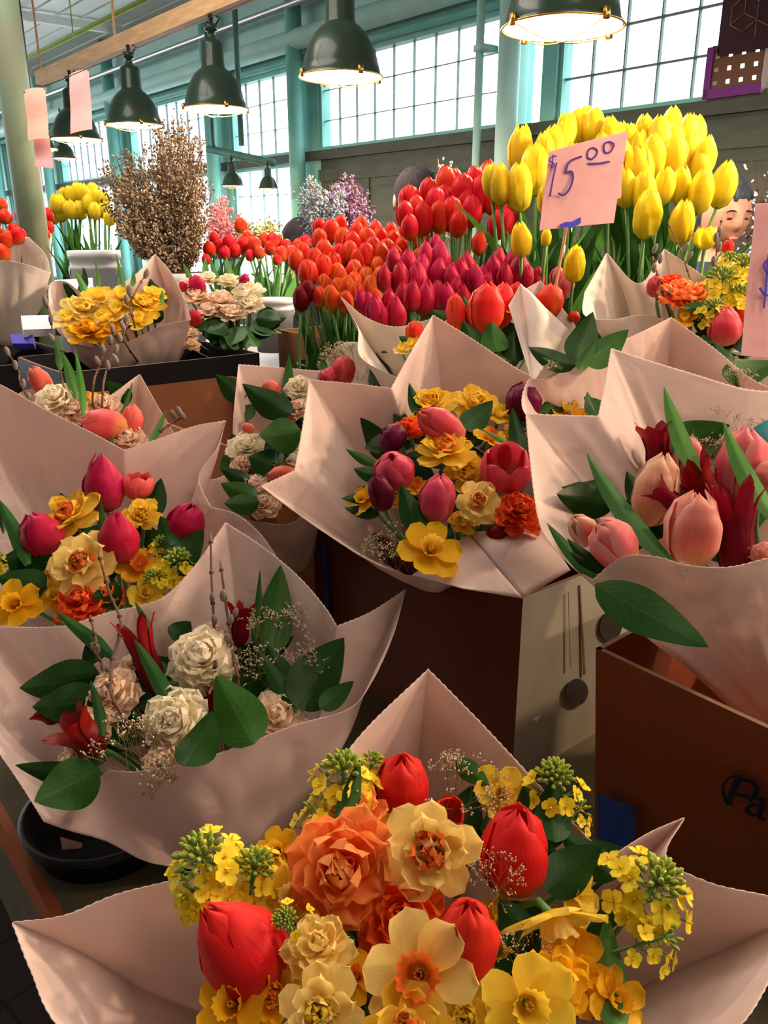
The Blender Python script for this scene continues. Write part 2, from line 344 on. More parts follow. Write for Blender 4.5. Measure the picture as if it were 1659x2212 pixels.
mb = MB(); mb.tube([W(-9, 3.42, -.2), W(S_END, 3.42, -.2)], .03, 10); struct(mb.build('trim_4', M['silver']))
for nm, a, b_ in (('wall_right_end', (-9, 0), (-9, -13)), ('wall_back', (-9, -13), (9.0, -13))):
    mb = MB(); s0, s1 = sorted((a[0], b_[0])); o0, o1 = sorted((a[1], b_[1]))
    wbox(mb, s0 - .05, s1 + .05, 0, 3.8, o0 - .05, o1 + .05); struct(mb.build(nm, M['ceil'], smooth=False))
day_light(W(8.7, 1.55, .35), 9.6, 1.4, DAY_W)
wn = [0]
def window(s0, s1, z0, z1, bar=.010):
    wn[0] += 1; mb = MB(); fw = .03
    wbox(mb, s0, s1, z0, z0 + fw, .0, .09); wbox(mb, s0, s1, z1 - fw, z1, .0, .09); wbox(mb, s0, s0 + fw, z0 + fw, z1 - fw, .0, .09); wbox(mb, s1 - fw, s1, z0 + fw, z1 - fw, .0, .09)
    f = struct(mb.build('window_%d' % wn[0], M['teal'], smooth=False))
    mb = MB(); ns = max(1, round((s1 - s0) / .243)); nz = max(1, round((z1 - z0) / .243))
    for i in range(1, ns):
        s = s0 + (s1 - s0) * i / ns; wbox(mb, s - bar / 2, s + bar / 2, z0 + fw, z1 - fw, .03, .055)
    for j in range(1, nz):
        z = z0 + (z1 - z0) * j / nz; wbox(mb, s0 + fw, s1 - fw, z - bar / 2, z + bar / 2, .028, .057)
        for i in range(1, ns):
            s = s0 + (s1 - s0) * i / ns; mb.blob(W(s, z, .04), bar * 1.3, 0, 6, 4)
    mb.build_w('glazing_bars', M['mullion'], f, smooth=False)
    mb = MB(); wbox(mb, s0 + fw, s1 - fw, z0 + fw, z1 - fw, .04, .045); mb.build_w('glass_pane', M['glass'], f, smooth=False)
bays = [(-8.8, -4.3), (-4.1, .70), (1.2, 3.42), (3.72, 5.02), (5.3, 7.6), (7.9, 10.2), (10.5, 12.8), (13.1, 15.4), (15.7, 18), (18.3, 20.6), (20.9, 23.6)]
for i, (a, b_) in enumerate(bays):
    window(a, b_, 2.26, 3.0, .010 if b_ < 1 else .0035)
    if a > 3.5: window(a, b_, .85, 2.18, .006)
mb = MB(); wbox(mb, .86, 1.0, 2.26, 3.0, .03, .04); struct(mb.build('window_40', M['glass'], smooth=False))
tn = 40
for s0, s1 in ((.70, .82), (-4.3, -4.1), (1.02, 1.2)):
    mb = MB(); wbox(mb, s0, s1, 2.2, 3.05, -.03, .12); struct(mb.build('trim_%d' % tn, M['teal'], smooth=False)); tn += 1
mb = MB(); mb.tube([W(1.0, 0, -.16), W(1.0, 3.8, -.16)], .075, 20); struct(mb.build('trim_5', M['teal_pale']))
mb = MB(); mb.tube([W(1.24, 0, -.2), W(1.24, 3.8, -.2)], .028, 12); wbox(mb, 1.16, 1.26, 2.72, 2.76, -.24, -.1); struct(mb.build('trim_6', M['teal_pale']))
for a, b_ in zip(bays[2:-1], bays[3:]):
    mb = MB(); wbox(mb, a[1], b_[0], .85, 3.0, -.02, .12); mb.tube([W((a[1] + b_[0]) / 2 + .03, 0, -.14), W((a[1] + b_[0]) / 2 + .03, 3.8, -.14)], .075, 16)
    struct(mb.build('trim_%d' % tn, M['teal'])); tn += 1
# sage post on the left, hung iron rods, sprinkler pipe
q = P(45, 300, 3.25)
mb = MB(); mb.tube([(q.x, q.y, 0), (q.x, q.y, 3.8)], .058, 20); struct(mb.build('trim_7', M['post']))
q = on_plane(310, 0, Vector((0, 0, 3.45)), ZD)
mb = MB(); mb.tube([q - UD * 6, q + UD * 14], .022, 10)
for k in range(-2, 8): mb.tube([q + UD * k * 1.7, q + UD * k * 1.7 + ZD * .34], .006, 6)
tag(mb.build_w('sprinkler_pipe', M['bud'], None, q), 'green pipe hung just below the pale ceiling boards', 'pipe')
# ---------------------------------------------------------------- lamps
RP = P(455, 46, 4.4)                       # a point on the underside of the lamp rail
lp = [(1215, 62, 258), (737, 168, 178), (466, 237, 138), (291, 272, 120), (165, 302, 104), (75, 322, 90)]
pos = [P(a, b_, F * .35 / c) for a, b_, c in lp]
rail_z = RP.z
def rail_at(s): return Vector((pos[2].x, pos[2].y, rail_z)) + UD * s
mb = MB(); mb.box((0, 0, 0), (9.4, .07, .09), Matrix.Translation(rail_at(-1.95) + ZD * .045) @ WR)
for k in range(7): mb.tube([rail_at(-6 + k * 1.45) + ZD * .09, rail_at(-6 + k * 1.45) + ZD * (3.8 - rail_z)], .009, 6)
rl = mb.build_w('lamp_rail', M['wood'], None, rail_at(0), False); tag(rl, 'long timber rail carrying the row of green hood lamps', 'rail')
mb = MB(); mb.tube([rail_at(-6) - VD * .0 + VD * .07 + ZD * .03, rail_at(2.6) + VD * .07 + ZD * .03], .014, 8); mb.build_w('conduit', M['silver'], rl)
PROF = [(.175, 0), (.176, .008), (.168, .014), (.160, .05), (.148, .09), (.130, .13), (.108, .165), (.082, .19), (.066, .20), (.062, .21), (.060, .31), (.056, .325), (.040, .335), (.022, .345), (.020, .375), (.034, .38), (.034, .41), (.001, .415)]
def lamp(p, label, up, k=1.0, light=True, cat='lamp', group='green hood lamps in a row'):
    t = empty('pendant_lamp', p, label, cat, group); T = Matrix.Translation(p) @ Matrix.Diagonal((k, k, k, 1))
    a = MB(); a.lathe(PROF, 36); sh = a.build('lamp_shade', M['lamp'], t, T)
    a = MB(); a.lathe([(.171, .002), (.156, .05), (.143, .09), (.125, .13), (.103, .163), (.06, .185), (.001, .19)], 32); a.build('reflector', M['lampin'], t, T)
    a = MB(); a.blob((0, 0, .085), (.05, .05, .065), 0, 16, 10); a.tube([(0, 0, .14), (0, 0, .2)], .025, 12); a.build('light_bulb', M['bulb'], t, T)
    a = MB(); n = 40
    ring = [(.177 * cos(2 * pi * i / n), .177 * sin(2 * pi * i / n), .002) for i in range(n + 1)]; a.tube(ring, .0035, 6)
    for th in (.5, .5 + pi / 2): a.tube([(cos(th) * x * .175, sin(th) * x * .175, -.035 * (1 - x * x)) for x in [i / 8 - 1 for i in range(17)]], .0022, 5)
    for i in range(4):
        th = .5 + i * pi / 2; a.box((0, 0, 0), (.014, .02, .03), Matrix.Translation((cos(th) * .18, sin(th) * .18, .006)) @ Matrix.Rotation(th, 4, 'Z'))
    a.build('wire_guard', M['brass'], t, T)
    a = MB(); a.tube([(0, 0, .41), (0.004, 0, .41 + max(.02, up * .5)), (0, 0, .41 + max(.04, up))], .012, 8); a.tube([(.02, 0, .4), (.05, .01, .44), (.03, 0, .41 + up)], .004, 5); a.build('cord', M['black'], t, T)
    if light:
        ld = bpy.data.lights.new('lamp_light', 'POINT'); ld.energy = LAMP_W; ld.color = LAMP_COL; ld.shadow_soft_size = .05
        lo = bpy.data.objects.new('lamp_light', ld); link(lo, t, Matrix.Translation(p + ZD * .02 * k))
lab = ['large green hood lamp nearest the viewer at the top edge, above the yellow tulips', 'second green hood lamp from the right, in front of the bright windows', 'third green hood lamp from the right, hanging against the ceiling end',
       'green hood lamp just above the brown dried bunch, right of the pink tags', 'green hood lamp half hidden behind the right pink tag', 'last green hood lamp on the rail beside the sage post']
for p, l in zip(pos, lab): lamp(p, l, rail_z - p.z - .41)
for k, lb in ((1, 'first'), (2, 'second'), (3, 'third')): lamp(pos[0] - UD * 1.02 * k, lb + ' green hood lamp on the rail to the right of the picture', rail_z - pos[0].z - .41)
FR0, FR1 = P(450, 322, 7.6), P(592, 352, 7.2)
mb = MB(); mb.tube([FR0, FR1], .035, 8)
mb.tube([P(462, 324, 7.55), P(462, 324, 7.55) + ZD * 1.35], .02, 6); fr = mb.build_w('far_lamp_rail', M['teal_dark'], None, FR0)
tag(fr, 'short dark teal rail holding two small far lamps', 'rail')
lamp(P(503, 402, 7.4), 'small teal lamp on the left of the far rail', .02, .58, False, group='small far lamps'); lamp(P(580, 408, 7.2), 'small pale green lamp at the right end of the far rail', .05, .5, False, group='small far lamps')
lamp(P(140, 343, 7.6), 'small dark lamp between the two pink tags, beyond the rail', .3, .6, False, group='small far lamps')
mb = MB(); a = P(522, 315, 6.4); mb.tube([a, Vector((a.x, a.y, 3.8))], .022, 8); tag(mb.build_w('hanger_post', M['teal_dark'], None, a), 'thin dark teal post hanging in front of the windows', 'post')
mb = MB(); a = P(62, 205, 6.9); mb.tube([a, Vector((a.x, a.y, 3.8))], .03, 8); tag(mb.build_w('hanger_rod', M['iron'], None, a), 'dark iron rod holding the left end of the timber rail', 'rod')
# pink tags clipped to the rail
def card(name, c, m_, label, cat, group=None, d=.0015, bend=.01, n=10):
    """c: four (px,py,depth) corners tl, tr, br, bl"""
    A = [P(*q) for q in c]; nrm = (A[1] - A[0]).cross(A[3] - A[0]).normalized()
    if nrm.dot(CT) < 0: nrm = -nrm
    base = sum(A, Vector()) / 4; mb = MB()
    def fn(sg):
        def g(u, v):
            q = (A[0] * (1 - u) + A[1] * u) * (1 - v) + (A[3] * (1 - u) + A[2] * u) * v
            return q + nrm * (bend * sin(pi * u) * (1 - .5 * v) + bend * .3 * sin(2.5 * pi * v) + sg * d / 2)
        return g
    mb.grid(fn(1), n, n); mb.grid(fn(-1), n, n)
    o = mb.build_w(name, m_, None, base)
    if label: tag(o, label, cat, group)
    return o, A, nrm
card('price_tag', [(52, 196, 3.0), (98, 190, 3.0), (106, 300, 3.0), (62, 305, 3.0)], M['peachcard'], 'peach paper tag hanging at the left end of the rail, upper of the left pair', 'tag', 'paper tags on the rail')
card('price_tag', [(72, 298, 3.03), (106, 292, 3.03), (116, 365, 3.03), (78, 362, 3.03)], M['pinkcard'], 'small pink paper tag hanging below the peach tag on the left', 'tag', 'paper tags on the rail')
card('price_tag', [(150, 162, 3.1), (192, 150, 3.1), (200, 280, 3.1), (153, 290, 3.1)], M['pinkcard'], 'pink paper tag hanging from the rail, right of the peach one', 'tag', 'paper tags on the rail')
mb = MB(); mb.tube([P(52, 200, 3.0), P(98, 193, 3.0)], .004, 6); mb.tube([P(150, 166, 3.1), P(192, 152, 3.1)], .004, 6); mb.tube([P(52, 200, 3.0), P(150, 166, 3.1)], .002, 5)
mb.tube([P(75, 196, 3.0), rail_at(-1.1)], .0016, 5)
tag(mb.build_w('tag_wire', M['iron'], None, P(100, 185, 3)), 'thin wire holding the paper tags below the rail', 'wire')
# crate, lantern on the sill at the right
def wplane(px, py, off=0.0): return on_plane(px, py, W(0, 0, off), VD)
q = wplane(1588, 190, -.05); ctr = Vector((q.x, q.y, 2.26))
t = empty('plastic_crate', ctr, 'purple and brown slotted plastic crate standing on the window sill', 'crate'); T = Matrix.Translation(ctr) @ WR
mb = MB(); hw, hh, dp = .15, .26, .16
def holes_grid(mb, m):
    nx, nz = 12, 10
    for i in range(nx):
        for j in range(nz):
            if (i % 3 == 1) and (j % 3 == 1) and 0 < j: continue
            mb.box((-hw + (i + .5) * 2 * hw / nx, .02, .045 + (j + .5) * (hh - .04) / nz), (2 * hw / nx, .006, (hh - .04) / nz), None, m)
holes_grid(mb, 0)
for sx in (-1, 1): mb.box((sx * hw, -dp / 2 + .02, hh / 2), (.006, dp, hh))
mb.box((0, -dp / 2 + .02, .01), (2 * hw, dp, .02)); mb.build('crate_body', M['tanplastic'], t, T, False)
mb = MB(); mb.box((0, .026, .025), (2 * hw + .03, .012, .05)); mb.box((hw + .005, .026, hh / 2), (.04, .012, hh)); mb.build('crate_rim', M['purple'], t, T, False)
q = wplane(1632, 20, -.06)
t = empty('patterned_bag', q, 'dark plum bag with gold hexagon line pattern at the top right corner', 'bag'); T = Matrix.Translation(q) @ WR
mb = MB(); mb.grid(lambda u, v: ((u - .5) * .34, .03 + .02 * sin(pi * u) * sin(pi * v), (v - .5) * .40), 10, 10); mb.grid(lambda u, v: ((u - .5) * .34, -.03, (v - .5) * .36), 2, 2)
mb.box((.17, 0, 0), (.01, .06, .36)); mb.box((-.17, 0, 0), (.01, .06, .36)); mb.box((0, 0, -.18), (.35, .06, .01)); mb.build('bag_body', M['plum'], t, T)
mb = MB(); r = .085
for cx, cz in ((.03, -.02), (.03 + r * 1.732, -.02), (.03 - r * .866, -.02 + 1.5 * r), (.03 + r * .866, -.02 + 1.5 * r), (.03 - r * .866, -.02 - 1.5 * r)):
    hx = [(cx + r * sin(k * pi / 3), cz + r * cos(k * pi / 3)) for k in range(7)]
    for k in range(6):
        for a_, b_ in ((hx[k], hx[k + 1]), ((cx, cz), hx[k])):
            if k % 2 and a_ == (cx, cz): continue
            if max(abs(a_[0]), abs(b_[0])) < .17 and max(abs(a_[1]), abs(b_[1])) < .18: mb.tube([(a_[0], .053, a_[1]), (b_[0], .053, b_[1])], .0022, 4)
mb.build('hexagon_pattern', M['gold'], t, T)
# ---------------------------------------------------------------- stand, buckets, boxes
TO = Vector((-.51, .888, 0)); TZ = .85; RZ = 1.10
def tp(s, t_, z): return TO + UD * s + VD * t_ + ZD * z
mb = MB(); TR = WR
mb.box((0, 0, 0), (6.2, 1.08, .03), Matrix.Translation(tp(1.0, .54, TZ - .015)) @ TR); mb.box((0, 0, 0), (6.2, .02, .25), Matrix.Translation(tp(1.0, .012, TZ - .155)) @ TR)
t = mb.build_w('display_table', M['table'], None, tp(1, .5, 0), False); tag(t, 'long low market table with grey green cover under the bouquets', 'table')
mb = MB(); mb.box((0, 0, 0), (6.2, .012, .05), Matrix.Translation(tp(1.0, -.006, TZ - .025)) @ TR); mb.build_w('edge_strip', M['table_edge'], t, smooth=False)
for s in (-1.9, 1.0, 3.9):
    for k in (.08, 1.0):
        mb = MB(); mb.box((0, 0, 0), (.06, .06, TZ - .03), Matrix.Translation(tp(s, k, (TZ - .03) / 2)) @ TR); mb.build_w('leg', M['iron'], t, smooth=False)
mb = MB(); mb.box((0, 0, 0), (6.2, .9, .03), Matrix.Translation(tp(1.0, 1.55, RZ - .015)) @ TR); mb.box((0, 0, 0), (6.2, .02, RZ - .03), Matrix.Translation(tp(1.0, 1.11, (RZ - .03) / 2)) @ TR)
t = mb.build_w('rear_shelf', M['black'], None, tp(1, 1.5, 0), False); tag(t, 'black raised shelf behind the table, carrying the buckets of tulips', 'shelf')
for s in (-1.9, 1.0, 3.9):
    mb = MB(); mb.box((0, 0, 0), (.05, .05, RZ - .03), Matrix.Translation(tp(s, 1.95, (RZ - .03) / 2)) @ TR); mb.build_w('leg', M['iron'], t, smooth=False)
def bucket(p, r, h, m_, label, group='buckets of flowers', cat='bucket'):
    t = empty('flower_bucket', p, label, cat, group); T = Matrix.Translation(p)
    mb = MB(); mb.lathe([(.001, .004), (r * .84, .004), (r * .86, 0), (r * .985, h * .78), (r * 1.03, h * .79), (r * 1.03, h * .83), (r * .99, h * .84), (r, h * .9), (r * 1.05, h * .91), (r * 1.06, h), (r * .98, h), (r * .84, .012), (.001, .012)], 40)
    mb.build('bucket_body', m_, t, T)
    mb = MB(); mb.tube([(r * 1.05 * cos(a), -.012 - r * 1.02 * sin(a) * .35, h * .8 - r * .9 * sin(a)) for a in [pi * i / 16 for i in range(17)]], .002, 5)
    mb.build('handle', M['silver'], t, T); return t
def carton(c, e1, e2, l1, l2, h, label, m_out, m_in, end_mat=None, name='cardboard_box', lean=None, group='open cartons'):
    """open carton; c is one bottom corner, e1/e2 its horizontal sides"""
    t = empty(name, c, label, 'box', group); th = .006; lean = lean or Vector((0, 0, 0))
    def quad(mb, a, b_, m=0):          # a wall from a to b_ of height h, thickness th towards the inside
        ctr = c + e1 * l1 / 2 + e2 * l2 / 2; nn = (b_ - a).cross(ZD).normalized()
        if (ctr - a).dot(nn) < 0: nn = -nn
        def fn(o):
            return lambda u, v: a + (b_ - a) * u + ZD * h * v + nn * o + lean * (1 - v) + nn * (-.004 * sin(pi * u) * v)
        mb.grid(fn(0), 8, 6, m); mb.grid(fn(th), 8, 6, m)
        top = lambda u, v: a + (b_ - a) * u + ZD * h + nn * (th * v - .004 * sin(pi * u)); mb.grid(top, 8, 1, 1)
    A, B, C_, D = c, c + e1 * l1, c + e1 * l1 + e2 * l2, c + e2 * l2
    mb = MB()
    for a, b_ in ((A, B), (B, C_), (C_, D)) + (() if end_mat else ((D, A),)): quad(mb, a, b_)
    mb.add([A + ZD * .004 + lean, B + ZD * .004 + lean, C_ + ZD * .004 + lean, D + ZD * .004 + lean], [(0, 1, 2, 3)])
    mb.build_w('carton_body', [m_out, M['card_edge']], t, smooth=False)
    if end_mat:
        mb = MB(); quad(mb, D, A); mb.build_w('end_panel', [end_mat, M['card_edge']], t, smooth=False)
    return t
c1 = on_plane(1130, 1290, Vector((0, 0, 1.125)), ZD); c1.z = TZ
b1 = carton(c1, UD, VD, .50, .30, .275, 'brown carton with pale grey end and hand holes, under the central bouquet', M['card_dark'], M['card_in'], M['card_white'])
def blot(parent, pts, p0, nrm, m_, name, off=.002, label=None, th=.0012):     # a flat shape lying on a plane, outline in photo pixels
    A = [on_plane(px, py, p0, nrm) for px, py in pts]; nn = nrm if nrm.dot(A[0] - Vector((0, 0, CZ))) < 0 else -nrm
    mb = MB(); k = len(A); mb.add([a + nn * off for a in A] + [a + nn * (off - th) for a in A], [tuple(range(k)), tuple(range(2 * k - 1, k - 1, -1))] + [(i, (i + 1) % k, k + (i + 1) % k, k + i) for i in range(k)])
    o = mb.build_w(name, m_, parent, smooth=False)
    if label: o['label'] = label
    return o
def ell(cx, cy, a, b_, rot=0, n=22): return [(cx + a * cos(t_) * cos(rot) - b_ * sin(t_) * sin(rot), cy + a * cos(t_) * sin(rot) + b_ * sin(t_) * cos(rot)) for t_ in [2 * pi * i / n for i in range(n)]]
blot(b1, ell(1239, 1492, 24, 29, .15), c1, UD, M['hole'], 'hand_hole', .006)  # flat dark discs painted as shaded openings, not cut through
blot(b1, ell(1312, 1350, 24, 32, .15), c1, UD, M['hole'], 'hand_hole', .006)
blot(b1, [(1245, 1262), (1248, 1262), (1259, 1455), (1255, 1455)], c1, UD, M['card_edge'], 'fold_crease', .005)
blot(b1, [(1219, 1275), (1221, 1275), (1226, 1440), (1224, 1440)], c1, UD, M['card_white'], 'fold_crease', .007)
blot(b1, [(1147, 1550), (1160, 1543), (1152, 1557)], c1, UD, M['white'], 'torn_patch', .006)
blot(b1, [(703, 1170), (712, 1170), (722, 1330), (712, 1330)], c1, VD, M['tape'], 'tape_strip', .009, 'blue tape on the long side')
c2 = on_plane(1287, 1400, Vector((0, 0, 1.125)), ZD); c2.z = TZ
b2 = carton(c2, -UD, VD, .52, .34, .275, 'orange brown carton printed with the letters Pa, under the pink tulip bouquet', M['card'], M['card_in'], lean=Vector((.022, 0, 0)))
blot(b2, [(1301, 1708), (1382, 1738), (1384, 1795), (1365, 1850), (1303, 1825)], c2, VD, M['tape'], 'tape_patch', .009, 'blue tape patch')
def stroke(parent, pts, p0, nrm, m_, name, off=.004, th=.0012, smooth=True):
    """ribbon lettering on a plane; pts are (px, py, width px)"""
    o = Vector((0, 0, CZ))
    q = []
    k = len(pts)
    if smooth:
        for i in range(k - 1):
            p = [pts[max(i - 1, 0)], pts[i], pts[i + 1], pts[min(i + 2, k - 1)]]
            for t_ in [j / 6 for j in range(6)]:
                q.append(tuple(.5 * (2 * p[1][c] + (p[2][c] - p[0][c]) * t_ + (2 * p[0][c] - 5 * p[1][c] + 4 * p[2][c] - p[3][c]) * t_ ** 2 + (3 * p[1][c] - p[0][c] - 3 * p[2][c] + p[3][c]) * t_ ** 3) for c in range(3)))
        q.append(pts[-1])
    else: q = pts
    mb = MB(); L_ = []; R_ = []
    for i, (x, y, w_) in enumerate(q):
        a, b_ = q[max(i - 1, 0)], q[min(i + 1, len(q) - 1)]; dx, dy = b_[0] - a[0], b_[1] - a[1]; l = math.hypot(dx, dy) or 1
        nx, ny = -dy / l * w_ / 2, dx / l * w_ / 2
        L_.append((x + nx, y + ny)); R_.append((x - nx, y - ny))
    A = [on_plane(x, y, p0, nrm) for x, y in L_]; B = [on_plane(x, y, p0, nrm) for x, y in R_]; nn = nrm if nrm.dot(A[0] - o) < 0 else -nrm
    n = len(A); mb.add([a + nn * off for a in A] + [b_ + nn * off for b_ in B] + [a + nn * (off - th) for a in A] + [b_ + nn * (off - th) for b_ in B],
           [(i, i + 1, n + i + 1, n + i) for i in range(n - 1)] + [(i, i + 1, 2 * n + i + 1, 2 * n + i) for i in range(n - 1)] + [(n + i, n + i + 1, 3 * n + i + 1, 3 * n + i) for i in range(n - 1)])
    return mb.build_w(name, m_, parent, smooth=False)
stroke(b2, [(1583, 1732, 5), (1573, 1712, 5), (1572, 1690, 5), (1585, 1673, 5), (1604, 1669, 5), (1618, 1678, 7)], c2, VD, M['ink'], 'printed_letter', .0085)
stroke(b2, [(1606, 1674, 15), (1594, 1700, 15), (1583, 1725, 15)], c2, VD, M['ink'], 'printed_letter', .009)
stroke(b2, [(1607, 1675, 4), (1635, 1683, 8), (1643, 1700, 13), (1632, 1714, 9), (1598, 1708, 4)], c2, VD, M['ink'], 'printed_letter', .0085)
stroke(b2, [(1574, 1722, 4), (1594, 1732, 4)], c2, VD, M['ink'], 'printed_letter', .009)
stroke(b2, [(1628, 1722, 10), (1640, 1716, 5), (1656, 1722, 12), (1652, 1745, 12), (1650, 1757, 9), (1662, 1764, 5)], c2, VD, M['ink'], 'printed_letter', .0085)
stroke(b2, [(1652, 1734, 4), (1632, 1731, 8), (1624, 1743, 10), (1636, 1752, 6), (1652, 1746, 4)], c2, VD, M['ink'], 'printed_letter', .009)
cc = on_plane(500, 812, Vector((0, 0, 1.21)), ZD); cc.z = TZ
carton(cc, -UD, -VD, .77, .36, .36, 'open tan carton standing between the left bouquets', M['card_in'], M['card_in'])
cc = on_plane(600, 712, Vector((0, 0, 1.30)), ZD); cc.z = TZ
carton(cc, -UD, VD, .34, .20, .45, 'small open tan carton behind the cream and leaf bouquet', M['card_in'], M['card_in'])
cc = on_plane(560, 762, Vector((0, 0, 1.26)), ZD); cc.z = TZ
t = carton(cc, UD, -VD, .32, .5, .41, 'black crate standing under the peach and cream bunch', M['black'], M['black'], name='black_crate')
p = P(235, 1835, 1.0); p.z = TZ
bucket(p, .09, .045, M['black'], 'low black tub on the table under the cream bouquet')
p = P(165, 1850, .93)
# ---------------------------------------------------------------- flower shapes (unit size, Z is the axis)
RX = random.Random(7)
def tulip_mesh(kind, m_, seed=0, nu=8, nv=10):
    rr = random.Random(seed); mb = MB(); m_ = M[m_]
    if kind == 'egg':    Rv = ([0, .08, .3, .55, .8, 1], [.09, .26, .36, .355, .24, .05]); zt = 1.0; span = 66
    elif kind == 'pointed': Rv = ([0, .08, .3, .55, .8, 1], [.09, .25, .34, .335, .22, .05]); zt = 1.0; span = 68
    elif kind == 'goblet': Rv = ([0, .08, .3, .55, .82, 1], [.10, .25, .315, .33, .25, .09]); zt = 1.0; span = 60
    elif kind == 'open': Rv = ([0, .1, .35, .65, .85, 1], [.08, .30, .46, .47, .42, .34]); zt = .92; span = 54
    elif kind == 'lily': Rv = ([0, .1, .3, .55, .8, 1], [.07, .20, .27, .24, .30, .46]); zt = 1.0; span = 58
    else:                Rv = ([0, .08, .3, .6, .85, 1], [.09, .26, .365, .375, .27, .06]); zt = 1.0; span = 62     # 'full'
    for layer in (1, 0):
        for k in range(3):
            ph0 = 2 * pi * k / 3 + (pi / 3 if layer else 0) + rr.uniform(-.08, .08); kr = (.90 if layer else 1.0) * rr.uniform(.97, 1.04)
            kz = (.99 if layer else .97) * rr.uniform(.96, 1.03); lean = rr.uniform(-.05, .08) if kind != 'lily' else rr.uniform(-.1, .15); tw = rr.uniform(-.12, .12); wob = rr.uniform(0, 6)
            def fn(u, v):
                x = u * 2 - 1
                pw = 1.5 if kind == 'lily' else (2.2 if kind == 'pointed' else 4.5)
                sp_ = R(span) * max(0.0, 1 - v ** pw) ** .58 * (.75 + .25 * min(1, v * 4))
                th = ph0 + x * sp_ + tw * v
                r_ = interp(v, *Rv) * kr * (1 + .05 * x * (1 if not layer else .3) - .045 * math.exp(-(x / .16) ** 2) * min(1, v * 3) * (1 - v * .5)) + lean * v * v * .5
                r_ *= 1 + .012 * sin(9 * v + wob + 3 * x)
                z = kz * zt * v - (.03 * x * x * v if kind != 'lily' else 0)
                return (r_ * cos(th), r_ * sin(th), z)
            mb.grid(fn, nu, nv)
    return mb.mesh('tulip_bloom', [m_])
def fan(mb, n, r0, z0, e0, bend, l, w_, cup=.2, ruf=0, rf=6, rr=None, off=0, shape='round', mat=0, nu=10, nv=8, jit=0):
    rr = rr or RX
    for k in range(n):
        ph = off + 2 * pi * k / n + rr.uniform(-jit, jit); e = e0 + rr.uniform(-jit, jit) * .6; ll = l * rr.uniform(1 - jit * .5, 1 + jit * .3); ww = w_ * rr.uniform(1 - jit * .4, 1 + jit * .3); p0 = rr.uniform(0, 6); bd = bend + rr.uniform(-jit, jit); tw = rr.uniform(-jit, jit)
        def fn(u, v):
            x = u * 2 - 1; e_ = e + bd * v * .5
            r_ = r0 + ll * v * cos(e_); z = z0 + ll * v * sin(e_)
            if shape == 'round': wd = ww * .5 * (.25 + .75 * min(1, v * 2.2) ** .8) * math.sqrt(max(0, 1 - max(0, (v - .45) / .55) ** 4.5)) + .001
            else: wd = ww * .5 * max(.02, sin(pi * (.12 + .86 * v ** .85))) 
            n_ = cup * x * x * ww * .5 + ruf * v * v * sin(rf * .75 * x + p0) + tw * x * v * ww * .4
            ed = ruf * .45 * v * v * sin(rf * 1.1 * x + p0 * 2)
            r2 = r_ - n_ * sin(e_ + bd * v * .5) + ed * cos(e_); z2 = z + n_ * cos(e_ + bd * v * .5) + ed * sin(e_)
            y = x * wd
            return (r2 * cos(ph) - y * sin(ph), r2 * sin(ph) + y * cos(ph), z2)
        mb.grid(fn, nu, nv, mat)
def daffodil_mesh(m_, seed):
    rr = random.Random(seed); mb = MB()
    fan(mb, 3, .04, 0, .12, .0, .46, .34, .18, .012, 4, rr, 0, jit=.16); fan(mb, 3, .04, .015, .2, .05, .45, .36, .2, .015, 4, rr, pi / 3, jit=.16)
    return mb.mesh('daffodil_petals', [M[m_]])
def corona_mesh(m_, seed, h=.26, r=.17):
    rr = random.Random(seed); mb = MB(); p0 = rr.uniform(0, 6)
    def fn(u, v):
        th = 2 * pi * u; rad = (.06 + (r - .06) * v ** .7) * (1 + .10 * v ** 3 * sin(13 * th + p0) + .05 * v * sin(5 * th + p0))
        return (rad * cos(th), rad * sin(th), .01 + h * v * (1 + .05 * sin(9 * th)))
    mb.grid(fn, 44, 8, 0, None, True)
    for k in range(6): mb.tube([(.015 * cos(k), .015 * sin(k), .02), (.03 * cos(k), .03 * sin(k), h * .7)], .012, 5)
    return mb.mesh('corona', [M[m_]])
def double_mesh(m_, seed):
    rr = random.Random(seed); mb = MB()
    fan(mb, 6, .04, 0, .10, .0, .46, .34, .15, .02, 4, rr, 0, jit=.2); fan(mb, 6, .03, .03, .45, .1, .38, .28, .2, .025, 5, rr, .5, jit=.25); fan(mb, 5, .02, .05, .85, .1, .28, .22, .25, .03, 5, rr, .2, jit=.3)
    return mb.mesh('double_petals', [M[m_]])
def ruffle_mesh(m_, seed, k=1.0):
    rr = random.Random(seed); mb = MB()
    fan(mb, 7, .02, .05, .7, .3, .24 * k, .17, .35, .035, 7, rr, .1, jit=.35); fan(mb, 5, .005, .05, 1.15, .2, .21 * k, .13, .4, .035, 7, rr, .7, jit=.35)
    return mb.mesh('frill', [M[m_]])
def rose_mesh(m_, seed, layers=6, ruf=.03, n0=9):
    rr = random.Random(seed); mb = MB()
    for i in range(layers):
        t = i / (layers - 1); n = max(4, round(n0 - t * (n0 - 4)))
        fan(mb, n, .03 * (1 - t), .02 + .12 * t, -.05 + 1.35 * t, .25, .47 - .24 * t, .34 - .12 * t, .25 + .25 * t, ruf * (1 - .3 * t), 6 + 2 * t, rr, i * 1.1, jit=.2, nu=12, nv=8)
    return mb.mesh('ruffled_bloom', [M[m_]])
